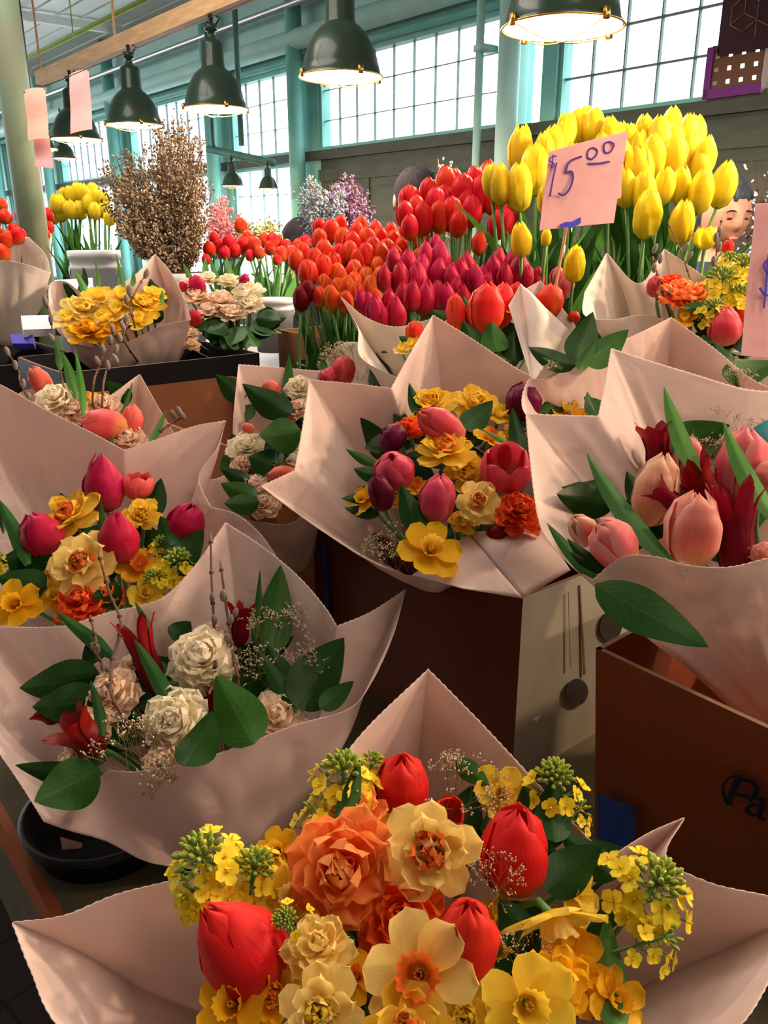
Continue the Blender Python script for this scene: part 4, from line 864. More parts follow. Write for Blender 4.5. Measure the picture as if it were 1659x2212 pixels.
# ================================================================ G: cream and leaves
G = Bouquet('small cream bouquet with broad glossy leaves in peach paper, left of the central bouquet', 960, 1.32, (625, 1230, 1.38))
G.wrap([(515, 787, 0, 1), (600, 793), (700, 802, 0, 1), (730, 900), (715, 1040), (640, 1125), (565, 1128), (500, 1112), (440, 1083), (387, 1040, .02, 1), (478, 1030), (500, 985), (505, 890)], 'paper')
G.fill(16, None, (60, 90), -.04, seed=17)
for x, y, w_, c in ((532, 965, 95, 'cream'), (632, 955, 80, 'cream'), (550, 1055, 95, 'peachc'), (648, 835, 75, 'cream'), (570, 1090, 80, 'peachc'), (640, 1000, 70, 'cream'), (650, 880, 60, 'peachc'), (525, 1000, 60, 'peachc')): G.rose(x, y, w_, c, 'carnation', G.rr.uniform(-20, 20), 50, .015, 6, .03, 9)
G.tulip(610, 1030, 75, 50, 't_coral', 'full', -80, 10, .04); G.tulip(585, 842, 50, 40, 't_coral', 'full', -30, 10, .0); G.tulip(632, 888, 55, 34, 't_coral', 'full', 15, 10, .0); G.tulip(535, 925, 30, 24, 't_coral', 'full', -40, 10, .02)
G.leaf((630, 895), (528, 838), 62, 'salal', off=.05); G.leaf((650, 930), (562, 945), 88, 'salal2', off=.065); G.leaf((618, 870), (626, 776), 28, 'salal2', off=.0); G.leaf((555, 1075), (480, 1048), 55, 'salal2', off=.04); G.leaf((560, 1085), (485, 1090), 55, 'salal', off=.04); G.leaf((610, 1010), (540, 990), 85, 'salal', off=.03); G.leaf((540, 1040), (478, 1015), 40, 'salal', off=.03); G.leaf((520, 980), (502, 940), 30, 'salal', off=.0); G.leaf((600, 1000), (590, 930), 60, off=.03)
# ================================================================ H: the central bouquet
H = Bouquet('central bouquet of hot pink tulips and ruffled yellow daffodils in blush paper over a carton', 1000, 1.10, c1 + UD * .25 + VD * .15 + ZD * .14)
H.wrap([(563, 1050, .02, 1), (636, 1016, 0, 1), (652, 930), (668, 820, 0, 1), (750, 827), (845, 838, 0, 1), (885, 765), (935, 680, 0, 1), (1010, 725), (1100, 785), (1175, 832), (1240, 900), (1262, 1020), (1236, 1105), (1170, 1140), (1090, 1153), (1015, 1150, 0, 1), (985, 1193), (940, 1224), (890, 1244), (800, 1212), (700, 1150), (625, 1097)], bulge=-.01)
H.sheet([(1015, 1150), (1172, 1140), (1232, 1232), (1130, 1292)], 'paper', .012, (.015, .0, .01, .03), label='front fold of the wrapper')
H.sheet([(890, 1243), (1015, 1152), (1130, 1293), (1000, 1272)], 'paper', .006, (.0, .012, .03, .03))
H.fill(34, [(740, 950), (900, 850), (1200, 850), (1190, 1100), (1000, 1180), (850, 1220)], (80, 120), -.05, seed=19)
H.tulip(950, 920, 130, 72, 't_hot', 'full', -58, 15, .05); H.tulip(853, 1012, 84, 88, 't_hot', 'egg', -10, 45, .05); H.tulip(947, 1075, 120, 78, 't_hot', 'full', 6, 15, .07); H.tulip(1092, 1010, 118, 112, 't_hot', 'open', -5, 55, .06)
H.tulip(1129, 866, 92, 78, 't_maroon', 'full', 5, 10, .01); H.tulip(845, 946, 62, 68, 't_maroon', 'full', -50, 20, .03); H.tulip(822, 1062, 95, 55, 't_maroon', 'full', -10, 20, .05); H.tulip(1152, 985, 90, 40, 't_red', 'full', 10, 10, .01)
H.daff(962, 968, 150, 'y', 'o', -5, 35, .05, 'double'); H.daff(1035, 1082, 110, 'y_pale', 'o', 5, 75, .07, 'double'); H.daff(1030, 870, 125, 'y', 'y', 5, 45, .0, 'double'); H.daff(935, 868, 110, 'y', 'y_gold', -15, 50, .0, 'double'); H.daff(1080, 895, 90, 'y', 'y', 10, 40, .0)
H.daff(1225, 885, 105, 'y_gold', 'y', 15, 40, -.01); H.daff(1010, 1020, 110, 'y', 'y', 0, 60, .03, 'double'); H.rose(882, 925, 85, 'o_red', 'double_orange_flower', -20, 40, .02, 4, .04, 6); H.rose(1120, 1105, 125, 'o_red', 'double_orange_flower', 20, 50, .04, 5, .04, 7); H.daff(785, 1080, 85, 'y_gold', 'y_gold', -40, 50, .03)
H.daff(930, 1188, 150, 'y_gold', 'y', 15, 62, .05, label='golden daffodil low at the front edge'); H.daff(1060, 945, 80, 'y_gold', 'o', 10, 40, .02); H.daff(1085, 1120, 80, 'y', 'o', 0, 50, .03, 'double'); H.daff(855, 1085, 60, 'y_gold', 'y', -20, 40, .02); H.daff(910, 905, 70, 'y_gold', 'o', -10, 40, .0, 'double')
H.daff(1000, 1125, 80, 'y', 'y', 0, 45, .03, 'double'); H.daff(900, 1050, 60, 'y_gold', 'o', -10, 40, .02); H.daff(1110, 935, 70, 'y', 'y', 10, 40, .01, 'double'); H.tulip(1075, 1150, 50, 45, 't_dark', 'full', 30, 30, .02)
H.leaf((1000, 925), (1062, 872), 62, off=.03); H.leaf((905, 900), (884, 834), 24, 'salal2', off=.0); H.leaf((1165, 890), (1240, 812), 70, off=.01); H.leaf((1180, 900), (1175, 830), 50, off=.0); H.leaf((815, 1005), (748, 974), 22, 'salal2', off=.03); H.leaf((820, 1030), (765, 1015), 35, off=.03); H.leaf((905, 1150), (868, 1055), 60, off=.04); H.leaf((930, 1170), (895, 1090), 55, off=.05); H.leaf((810, 1070), (738, 1080), 28, off=.03)
H.leaf((1105, 960), (1040, 930), 18, 'tleaf2', 'blade', off=.07); H.leaf((1130, 985), (1105, 890), 40, off=.03); H.leaf((820, 1110), (745, 1100), 30, off=.02); H.leaf((880, 1130), (930, 1150), 40, off=.03)
H.gyp(850, 1165, 130, -10, 30, .03); H.gyp(880, 1185, 90, 0, 30, .03); H.gyp(820, 1170, 90, -20, 30, .02)
# ================================================================ I: pink tulips on the right
I = Bouquet('bouquet of large pink and dark red tulips in blush paper above the printed carton', 1090, .88, (1700, 1560, .90))
I.wrap([(1135, 893, 0, 1), (1210, 896), (1292, 898, 0, 1), (1306, 830), (1320, 752, 0, 1), (1400, 778), (1500, 808), (1600, 838), (1720, 860), (1810, 950), (1830, 1080), (1760, 1180, .05), (1659, 1205, .07), (1570, 1225, .07), (1480, 1220, .07), (1420, 1203, .07), (1345, 1203, .06), (1280, 1252, .03, 1), (1240, 1228), (1190, 1175), (1162, 1120), (1145, 1000)], bulge=.0)
I.stem_limit = 1060
I.fill(24, [(1240, 1000), (1400, 930), (1700, 950), (1700, 1180), (1450, 1200), (1280, 1200)], (110, 160), -.05, seed=23)
I.tulip(1497, 1140, 185, 118, 't_pink', 'full', 2, 12, .05, roll=.4, label='rose pink tulip with pale edges'); I.tulip(1418, 1055, 175, 95, 't_peach', 'full', 12, 10, .02, label='peach tulip'); I.tulip(1322, 1172, 130, 100, 't_pink', 'full', -40, 15, .05, label='rose pink tulip leaning left'); I.tulip(1257, 1143, 85, 60, 't_stripe', 'full', -35, 15, .02, label='red and cream striped tulip')
I.tulip(1603, 1010, 200, 108, 't_pinkred', 'full', 3, 10, .02); I.tulip(1488, 1010, 160, 75, 't_pink', 'full', -5, 10, -.01); I.tulip(1422, 970, 130, 85, 't_dark', 'lily', -8, 5, -.01); I.tulip(1590, 1150, 250, 120, 't_dark', 'lily', -5, 5, .04); I.tulip(1525, 1070, 190, 90, 't_dark', 'lily', -35, 5, .02); I.tulip(1650, 1195, 60, 50, 't_pink', 'full', 30, 20, .05); I.tulip(1655, 1030, 90, 60, 't_pink', 'full', 10, 10, .04); I.tulip(1440, 1075, 110, 70, 't_dark', 'lily', -50, 5, .03)
I.leaf((1450, 1215), (1260, 1005), 75, 'tleaf', 'blade', off=.035, roll=.2); I.leaf((1515, 1035), (1428, 855), 48, 'tleaf2', 'blade', off=.03); I.leaf((1680, 1130), (1555, 933), 48, 'tleaf2', 'blade', off=.06); I.leaf((1300, 1262), (1182, 1142), 30, 'tleaf', 'blade', off=.015); I.leaf((1400, 1100), (1352, 1025), 50, off=0); I.leaf((1310, 1240), (1225, 1170), 35, off=.03); I.leaf((1500, 985), (1493, 930), 25, off=0)
I.leaf((1290, 1230), (1230, 1195), 22, off=.03)
I.gyp(1560, 960, 150, 10, 5, -.01); I.gyp(1530, 1000, 110, -10, 5, .0); I.gyp(1645, 1195, 70, 0, 20, .07); I.gyp(1480, 1225, 50, 0, 20, .06); I.gyp(1580, 905, 130, 10, 0, -.03)
I.sheet([(1610, 935), (1670, 900), (1680, 970), (1625, 960)], 'tealpaper', .004, (.02, .02, .02, .02), 'teal_tissue', 6, 'teal tissue at the right rim')
o = I.leaf((1285, 1262), (1530, 1400), 115, 'salal', off=.06, roll=0, label='broad leaf lying on the outside of the wrapper', bend=.02, fold=.05)
# ================================================================ I2: the point of paper behind the pink tulips, with a leaf cluster
I2 = Bouquet('bouquet with a spray of dark leaves and a tall paper point behind the pink tulips', 900, 1.10, (1420, 1150, 1.25))
I2.wrap([(1140, 822), (1190, 815), (1320, 748), (1390, 715), (1450, 685, 0, 1), (1540, 750), (1620, 815), (1720, 870), (1730, 930), (1600, 1000), (1300, 960), (1140, 900)])
I2.leaf((1245, 782), (1276, 686), 70, off=.03); I2.leaf((1262, 785), (1352, 722), 62, 'salal2', off=.02); I2.leaf((1245, 790), (1140, 757), 52, off=.03); I2.leaf((1250, 800), (1285, 740), 30, 'salal2', off=.04); I2.leaf((1215, 800), (1170, 775), 28, off=.035)
I2.gyp(1195, 795, 60, -10, 10, .05); I2.fill(8, [(1200, 850), (1600, 850), (1550, 930), (1250, 930)], (60, 90), -.03, seed=31); pass
# ================================================================ J: big orange tulips, behind the centre
J = Bouquet('bouquet of large orange red tulips between white paper points, behind the central bouquet', 720, 1.38, (1020, 1000, 1.45))
J.wrap([(735, 640, 0, 1), (790, 685), (860, 705), (960, 680), (1080, 650), (1168, 606, 0, 1), (1215, 665), (1245, 720), (1200, 800), (1080, 850), (940, 850), (850, 812), (778, 770), (772, 705)], 'paper_white')
J.sheet([(1125, 613), (1130, 620), (1228, 712), (1150, 830)], 'paper_white', .02, (.05, .05, .05, .06), label='white paper point standing up'); J.sheet([(1125, 613), (1128, 618), (1150, 830), (1098, 660)], 'paper_white', -.01, (.05, .05, .06, .05))
J.fill(16, None, (60, 90), -.04, seed=29)
J.tulip(1050, 663, 118, 82, 't_orange', 'full', 0, 8, .06, roll=.6); J.tulip(1085, 658, 105, 55, 't_orange', 'full', 6, 5, .02); J.tulip(985, 675, 92, 46, 't_orange', 'full', -8, 8, .04); J.tulip(1188, 650, 82, 62, 't_orange', 'full', 10, 8, .0); J.tulip(896, 715, 50, 40, 't_orange', 'full', 5, 5, .02); J.tulip(1115, 632, 50, 40, 't_red', 'full', 0, 5, .0)
J.daff(1012, 695, 90, 'y', 'y', -10, 50, .02, 'double'); J.daff(1108, 660, 80, 'y', 'y', 20, 50, .02); J.daff(885, 745, 60, 'y', 'y', -20, 40, .02); J.daff(868, 755, 45, 'y_pale', 'y', -20, 40, .02); J.tulip(1240, 685, 30, 28, 't_red', 'full', 10, 10, 0)
J.leaf((1075, 760), (1060, 700), 60, 'salal2', off=.05); J.leaf((1040, 760), (1000, 700), 55, off=.04); J.leaf((1110, 780), (1110, 720), 50, off=.04); J.leaf((965, 690), (935, 672), 40, 'salal2', off=.02); J.leaf((880, 735), (862, 728), 16, off=.03)
# ================================================================ M: coral tulip bouquet between
Mb = Bouquet('small bouquet with a pink tulip and gypsophila peeping out between two wrappers', 800, 1.45, (760, 1030, 1.5))
Mb.wrap([(690, 800), (740, 742), (800, 745), (860, 760), (880, 820), (820, 870), (740, 870), (690, 840)], 'paper_white')
Mb.tulip(742, 800, 72, 52, 't_hot', 'full', 12, 10, .03); Mb.tulip(708, 812, 40, 40, 't_hot', 'full', -30, 10, .03); Mb.gyp(750, 755, 110, -20, 10, .02); Mb.gyp(715, 765, 80, -40, 10, .02); Mb.gyp(795, 780, 70, 20, 10, .03); Mb.leaf((830, 850), (815, 770), 62, off=.03); Mb.leaf((850, 830), (800, 790), 40, off=.03); Mb.leaf((700, 800), (690, 770), 22, 'salal2', off=.02)
# ================================================================ K: rapeseed bouquet at right
K = Bouquet('bouquet with rapeseed, orange flowers and one pink tulip beside the right price card', 690, 1.28, (1530, 960, 1.4))
K.wrap([(1262, 632, -.02, 1), (1310, 546, -.02, 1), (1380, 612, -.02), (1435, 537, 0, 1), (1490, 575), (1535, 607, 0, 1), (1640, 640), (1720, 720), (1715, 830), (1625, 852, 0, 1), (1545, 775), (1450, 700), (1390, 680), (1320, 690), (1262, 680)], 'paper_white')
K.fill(18, [(1430, 620), (1640, 620), (1660, 780), (1600, 800)], (60, 90), -.03, seed=37)
K.tulip(1567, 702, 94, 72, 't_hot', 'egg', 2, 15, .05); K.tulip(1417, 617, 52, 42, 't_hot', 'full', -10, 10, .0); K.tulip(1600, 680, 60, 40, 't_orange', 'full', 5, 10, .02); K.tulip(1574, 532, 32, 24, 't_orange', 'full', 0, 10, .0)
K.rose(1478, 636, 120, 'o_soft', 'double_orange_flower', 5, 40, .04, 5, .05, 7); K.rose(1450, 610, 70, 'o_red', 'double_orange_flower', -10, 40, .02, 4, .04, 6); K.daff(1500, 660, 90, 'y', 'y', 0, 45, .03, 'double')
K.rape(1555, 625, 150, 0, 30, .04); K.rape(1598, 590, 120, 10, 30, .02); K.rape(1540, 680, 110, -10, 30, .05); K.rape(1590, 650, 110, 10, 30, .04); K.rape(1575, 570, 80, 0, 30, 0); K.daff(1480, 690, 60, 'y_gold', 'y', -20, 40, .03)
K.leaf((1560, 660), (1470, 668), 34, off=.05); K.leaf((1600, 740), (1490, 700), 60, off=.02); K.leaf((1570, 790), (1545, 745), 60, off=.04); K.leaf((1560, 810), (1680, 790), 70, 'salal2', off=.06); K.leaf((1620, 760), (1600, 720), 50, off=.03); K.leaf((1540, 740), (1500, 735), 40, off=.04)
K.gyp(1610, 810, 80, 10, 20, .08)
K.willow([(1510, 660), (1490, 600), (1470, 540), (1443, 480)], [(1480, 545, 10), (1488, 560, 20, 18)], .0016, 14, .0); K.willow([(1535, 660), (1545, 580), (1550, 520), (1560, 470)], [(1537, 600, 10), (1540, 575, 0), (1550, 545, 10), (1555, 512, -10), (1545, 525, 0)], .002, 15, .03); K.willow([(1440, 660), (1425, 610), (1410, 555)], [(1412, 590, 0), (1410, 548, 20), (1440, 648, 10, 24), (1425, 570, 0)], .0022, 15, .02)
# ================================================================ L: wrapper at the left edge
L = Bouquet('bouquet of scarlet tulips in crumpled pale paper at the left edge, beside the sage post', 590, 2.5, (5, 740, 2.6))
L.wrap([(62, 512, 0, 1), (98, 550, .02), (110, 590, .05, 1), (60, 572, .12), (0, 562, .12), (-60, 570, .1), (-60, 515), (0, 510)], 'paper_white', bulge=.12)
for x, y in ((-10, 520), (15, 515), (40, 508), (-30, 540), (5, 545)): L.tulip(x, y, 42, 32, 't_red', 'full', L.rr.uniform(-20, 20), 10, .0)
# ---------------------------------------------------------------- loose tulips standing in buckets
def unit_stem(m_, seed):
    rr = random.Random(seed); mb = MB(); a, b_ = rr.uniform(-.03, .03), rr.uniform(-.03, .03)
    mb.tube([(a * sin(pi * t), b_ * sin(pi * t), t) for t in [i / 6 for i in range(7)]], lambda t: .010 + .002 * t, 6)
    return mb.mesh('stem', [M[m_]])
ORD = 'first second third fourth fifth sixth seventh eighth ninth tenth eleventh twelfth thirteenth fourteenth fifteenth sixteenth seventeenth eighteenth'.split()
def rows_of(heads):
    """ordinal place of each head: rows from the top down, then from the left"""
    n = len(heads); nr = max(1, round(n / 9)) if n > 6 else 1
    order = sorted(range(n), key=lambda i: heads[i][1]); out = {}
    for r in range(nr):
        row = sorted(order[r * n // nr:(r + 1) * n // nr], key=lambda i: heads[i][0])
        for k, i in enumerate(row): out[i] = (ORD[min(k, 17)], 'top' if r == 0 else ('bottom' if r == nr - 1 else ORD[r]))
    return out
def tulip_field(heads, col, kind, d0, cy, a, buckets, label, group, w_=.70, stem_m='stem', leaves=1.0, leaf_cols=('tleaf', 'tleaf2'), seed=1, lh=.82, wob=8, stemz=.06, hk=1.0, bz=None):
    rr = random.Random(seed); base_w = {'goblet': .66, 'egg': .72, 'pointed': .72, 'full': .76, 'open': .94, 'lily': .8}
    BK = []
    for (bx, by, bd, br, bh, bm, bl) in buckets:
        c = P(bx, by, bd); c.z = bz or RZ; bucket(c, br, bh, M[bm], bl, group='buckets of tulips'); BK.append((bx, c, br, bh))
    RW = rows_of(heads)
    for hi, h in enumerate(heads):
        px, py, hh = h[0], h[1], h[2] * hk; cl = h[3] if len(h) > 3 else col; kd = h[4] if len(h) > 4 else kind
        d = d0 * (1 + a * (cy - py) / F) * (1 + rr.uniform(-.015, .015)); bx, c, br, bh = min(BK, key=lambda q: abs(q[0] - px))
        head = P(px, py, d); off = Vector((head.x - c.x, head.y - c.y, 0)); ol = off.length or 1
        foot = c + off * min(.6, br * .72 / ol) + ZD * stemz; ax = (head - foot).normalized()
        ax = (ax * .75 + ZD * .5 + Vector((rr.uniform(-1, 1), rr.uniform(-1, 1), 0)) * .012 * wob).normalized()
        S = hh / F * d; hb = head - ax * S * .5; k = w_ * rr.uniform(.94, 1.06) / base_w[kd]
        t = empty('tulip', foot, label if len(heads) == 1 else '%s, %s from the left in the %s row' % ((label,) + RW[hi]), 'flower', group)
        inst('bloom', get(tulip_mesh, kd, cl, rr.randrange(4), 8, 9), t, TRS(hb, frame(ax, rr.uniform(0, 6.28)), (S * k, S * k, S)))
        sa = hb + ax * S * .03 - foot; L_ = sa.length; inst('stem', get(unit_stem, stem_m, rr.randrange(3)), t, TRS(foot, frame(sa, rr.uniform(0, 6)), (.32, .32, L_)))
        for q in range(2 if rr.random() < leaves - 1 else (1 if rr.random() < leaves else 0)):
            dr = (sa.normalized() + Vector((rr.uniform(-1, 1), rr.uniform(-1, 1), 0)) * .16).normalized(); l = L_ * lh * rr.uniform(.8, 1.08)
            inst('leaf', get(leaf_mesh, rr.choice(leaf_cols), .13, rr.choice((.1, .2, .3)), .45, 'blade', rr.randrange(3), 6, 12), t, TRS(foot, frame(dr, rr.uniform(0, 6.28)), (l, l, l)))
YH = [(1125, 320, 92), (1157, 365, 98), (1080, 397, 78), (1122, 402, 90), (1222, 282, 72), (1265, 272, 78), (1195, 312, 76), (1175, 325, 72), (1250, 275, 74), (1283, 272, 74), (1317, 288, 66), (1215, 302, 70), (1360, 303, 66), (1392, 287, 72), (1422, 302, 92), (1450, 276, 82), (1485, 287, 76), (1503, 290, 74), (1380, 367, 102), (1457, 347, 98), (1412, 335, 80), (1522, 335, 76), (1513, 362, 74), (1515, 412, 84), (1563, 397, 88), (1400, 460, 92), (1475, 478, 84), (1392, 412, 76), (1470, 398, 70), (1352, 405, 72), (1490, 330, 80), (1434, 400, 70), (1340, 340, 78), (1300, 330, 78), (1270, 350, 78), (1235, 350, 76), (1180, 430, 60), (1320, 360, 80), (1455, 310, 80), (1380, 325, 76), (1125, 517, 66), (1242, 568, 72), (1180, 512, 34), (1060, 388, 60), (1420, 300, 72), (1340, 300, 66)]
tulip_field(YH, 't_yellow', 'goblet', 1.75, 400, 1.6, [(1190, 600, 1.72, .085, .17, 'black', 'dark bucket holding the left half of the yellow tulips'), (1400, 600, 1.74, .10, .17, 'black', 'dark bucket holding the right half of the yellow tulips')],
            'yellow tulip behind the price card', 'yellow tulips behind the price card', w_=.56, hk=1.16, leaves=2.0, seed=2, lh=.84, stemz=.1)
tulip_field([(1525, 511, 56)], 't_yellow', 'open', 1.6, 511, 1, [(1520, 640, 1.62, .05, .14, 'black', 'small dark bucket with a single open yellow tulip')], 'low open yellow tulip at the right edge of the yellow bunch', None, w_=.85, leaves=1, seed=3, stemz=.1)
RH = [(885, 435, 74), (925, 415, 66), (962, 393, 74), (942, 440, 74), (975, 462, 78), (912, 473, 74), (1000, 415, 80), (1040, 418, 84), (1053, 382, 74), (1005, 440, 74), (950, 468, 72), (885, 490, 58), (1075, 485, 64), (1035, 525, 52), (1102, 458, 64), (1025, 392, 70), (980, 398, 70), (900, 455, 70), (960, 430, 70), (1065, 430, 70), (1090, 480, 64), (1018, 455, 70), (932, 455, 66), (875, 462, 60), (1078, 410, 60), (990, 482, 60)]
tulip_field(RH, 't_red', 'full', 1.95, 440, 1.6, [(985, 600, 1.9, .10, .15, 'black', 'dark bucket holding the scarlet tulips left of the yellow ones')], 'scarlet tulip beside the tall yellow bunch', 'scarlet tulips beside the yellow bunch', w_=.66, leaves=.7, leaf_cols=('tleaf',), seed=5, stemz=.05)
CH = [(865, 600, 76), (900, 605, 86), (920, 550, 64), (950, 557, 78), (945, 592, 78), (995, 597, 84), (975, 600, 72), (1027, 602, 68), (1065, 585, 72), (1076, 562, 62), (1120, 583, 84), (1090, 597, 64), (1160, 602, 56), (945, 640, 74), (855, 675, 78), (920, 642, 82), (890, 637, 72), (840, 652, 62), (797, 662, 66), (812, 670, 72), (1010, 575, 66), (1045, 600, 66), (880, 570, 70), (910, 580, 72), (965, 640, 66), (1105, 570, 66), (1140, 600, 60), (870, 640, 66), (830, 600, 60), (985, 625, 60), (1000, 640, 60), (940, 530, 54), (1055, 615, 60), (825, 680, 60), (780, 650, 56), (850, 560, 56)]
tulip_field(CH, 't_crimson', 'pointed', 1.62, 600, 1.8, [(870, 760, 1.62, .09, .15, 'black', 'dark bucket under the left crimson tulips'), (1050, 730, 1.66, .09, .15, 'black', 'dark bucket under the right crimson tulips')], 'crimson tulip in the middle bunch', 'crimson tulips in the middle', w_=.62, leaves=1.0, leaf_cols=('tleaf', 'salal2'), seed=7, stemz=.04)
tulip_field([(1217, 613, 66), (1205, 600, 50)], 't_pinkred', 'full', 1.55, 613, 1, [(1215, 740, 1.58, .045, .14, 'black', 'narrow dark bucket behind the white paper point')], 'pale edged red tulip behind the card stick', 'pale edged red tulips', w_=.66, leaves=1, seed=8)
rr = random.Random(4); OH = []
for px, py, h in [(715, 497, 52), (760, 525, 56), (795, 517, 56), (820, 515, 54), (700, 542, 56), (735, 552, 56), (790, 550, 56), (822, 550, 56), (665, 588, 60), (770, 500, 46), (850, 520, 50), (868, 535, 50), (885, 515, 46), (900, 530, 50), (855, 556, 52), (885, 565, 52), (908, 556, 48), (690, 515, 46), (740, 515, 50), (775, 560, 54), (755, 545, 54), (845, 500, 44), (875, 495, 40), (900, 505, 40), (812, 495, 42), (805, 535, 52), (680, 560, 54), (640, 560, 50), (655, 545, 46), (698, 575, 54), (835, 538, 50), (910, 580, 48), (720, 570, 54), (735, 482, 40), (690, 490, 40), (925, 520, 44), (780, 485, 40), (920, 540, 44)]: OH.append((px, py, h))
tulip_field(OH, 't_orange', 'full', 2.0, 540, 2.2, [(720, 660, 2.02, .09, .14, 'black', 'dark bucket under the left orange tulips'), (860, 660, 2.02, .09, .14, 'black', 'dark bucket under the right orange tulips')], 'orange red tulip of the middle bunch', 'orange red tulips in the middle', w_=.72, leaves=.9, leaf_cols=('tleaf',), seed=9, wob=12, stemz=.03)
FH = [(730, 597, 62), (765, 588, 58), (715, 642, 58), (770, 636, 62), (800, 622, 60), (822, 602, 58), (747, 652, 52), (836, 620, 56), (790, 600, 54), (750, 620, 58), (810, 645, 54), (700, 615, 50), (785, 655, 50), (730, 625, 54), (850, 605, 50), (845, 635, 52), (815, 575, 46), (840, 582, 46), (690, 640, 48), (765, 610, 52)]
tulip_field(FH, 't_flame', 'full', 1.85, 620, 2.0, [(760, 740, 1.86, .095, .14, 'black', 'dark bucket under the flame tulips')], 'yellow edged flame tulip in the low bunch', 'flame tulips in the middle', w_=.66, leaves=1.6, leaf_cols=('tleaf', 'salal2'), seed=10, stemz=.02, lh=.9)
tulip_field([(650, 642, 60), (665, 628, 50)], 't_dark', 'full', 1.8, 640, 1, [(668, 740, 1.84, .05, .12, 'black', 'small dark bucket left of the flame tulips')], 'dark red tulip left of the flame tulips', 'dark red tulips at the edge', w_=.62, leaves=2, leaf_cols=('tleaf', 'salal2'), seed=11, stemz=.02)
G2 = [(520, 486, 36), (472, 530, 34), (452, 537, 34), (495, 523, 38), (525, 528, 38), (550, 528, 38), (572, 517, 36), (592, 519, 40), (540, 551, 28), (607, 548, 36), (630, 547, 40), (508, 540, 32), (485, 545, 30), (445, 560, 26), (585, 535, 34), (560, 545, 30), (618, 530, 32), (645, 530, 34), (600, 560, 28), (660, 520, 32), (535, 512, 30), (463, 515, 28)]
tulip_field(G2, 't_red', 'full', 2.75, 530, 2.5, [(590, 660, 2.5, .063, .16, 'bucket', 'white plastic bucket of red tulips in the middle, right of the cream bunch'), (480, 640, 2.8, .06, .12, 'black', 'dark bucket behind the cream bunch')], 'small scarlet tulip above the white bucket', 'scarlet tulips above the white bucket', w_=.80, leaves=1.5, leaf_cols=('tleaf2', 'tleaf'), seed=12, stemz=.09, bz=RZ + .10)
LR = [(10, 467, 34), (32, 497, 34), (2, 440, 30), (100, 463, 32), (116, 468, 32), (96, 505, 28), (-15, 480, 34), (45, 465, 32), (60, 500, 34), (20, 520, 32), (80, 480, 32), (50, 525, 30), (-5, 505, 32), (82, 450, 30), (68, 462, 30), (105, 490, 28)]
tulip_field(LR, 't_red', 'full', 3.5, 480, 2, [(50, 640, 3.45, .10, .16, 'black', 'dark bucket behind the sage post')], 'red tulip around the sage post', 'red tulips around the sage post', w_=.9, leaves=1, seed=13, stemz=.04)
LY = [(125, 440, 40), (140, 427, 40), (160, 432, 40), (176, 417, 40), (192, 440, 38), (212, 425, 38), (226, 452, 36), (152, 452, 36), (172, 452, 38), (236, 470, 30), (205, 455, 34), (130, 460, 34), (186, 425, 38), (150, 420, 34), (225, 430, 32), (200, 410, 30), (165, 410, 30)]
tulip_field(LY, 't_yellow', 'goblet', 3.1, 440, 1, [(213, 640, 3.0, .088, .31, 'bucket', 'white plastic bucket at the left, right of the yellow tulips'), (150, 640, 3.1, .08, .18, 'black', 'dark bucket under the far yellow tulips')], 'yellow tulip of the far left bunch', 'yellow tulips at the far left', w_=.72, hk=1.15, leaves=2, leaf_cols=('tleaf', 'tleaf2', 'salal2'), seed=14, stemz=.05, lh=.78, bz=RZ + .08)
# ---------------------------------------------------------------- dried and filler bunches
def spray(name, label, base, tips, depth, n, flecks, fs, cols, stemm, seed, spread=.12, cat='dried flowers', curve=.1, bk=None, group=None):
    """tips: polygon in photo pixels for the stem ends; base (px,py)"""
    rr = random.Random(seed); b0 = P(base[0], base[1], depth); t = empty(name, b0, label, cat, group); st = MB(); fl = [MB() for _ in cols]
    xs = [q[0] for q in tips]; ys = [q[1] for q in tips]; k = 0
    while k < n:
        x, y = rr.uniform(min(xs), max(xs)), rr.uniform(min(ys), max(ys))
        if not dist_in(tips, x, y): continue
        k += 1; tp_ = P(x, y, depth + rr.uniform(-spread, spread)); bb = b0 + Vector((rr.uniform(-.05, .05), rr.uniform(-.05, .05), 0))
        md = (bb + tp_) / 2 + Vector((rr.uniform(-1, 1), rr.uniform(-1, 1), rr.uniform(-1, 1))) * (tp_ - bb).length * curve
        pts = bez(bb, (bb * 2 + md) / 3 + (md - bb) * .3, md, tp_, 10); st.tube(pts, .0013, 3, cap=False)
        for _ in range(flecks):
            i = rr.uniform(4, 10); a = pts[min(int(i), 9)].lerp(pts[min(int(i), 9) + 1], i % 1); o = Vector((rr.gauss(0, 1), rr.gauss(0, 1), rr.gauss(0, 1))) * fs * 2.2
            m = rr.choice(fl); m.blob(a + o, (fs * rr.uniform(.6, 1.3), fs * rr.uniform(.6, 1.2), fs * rr.uniform(.9, 1.9)), 0, 4, 3, frame(Vector((rr.gauss(0, 1), rr.gauss(0, 1), rr.gauss(0, 1) + 1))))
    o = st.build_w('stems', M[stemm], t); o['kind'] = 'stuff'
    for f_, c in zip(fl, cols):
        if c not in M: M[c[0]] = mat(c[0], c[1], .85) if isinstance(c, tuple) else M[c]
        o = f_.build_w('dried_florets', M[c[0] if isinstance(c, tuple) else c], t); o['kind'] = 'stuff'
spray('dried_flower_bunch', 'tall bushy bunch of brown dried flowers standing in a white bucket', (375, 600), [(222, 440), (205, 370), (240, 310), (300, 320), (330, 265), (380, 240), (435, 290), (460, 400), (445, 530), (330, 560), (255, 500)], 2.75, 330, 44, .0038,
      [('dried_brown_floret', (.33, .24, .14)), ('dried_tan_floret', (.50, .39, .25)), ('dried_dark_floret', (.16, .12, .08))], 'twig', 1, .16)
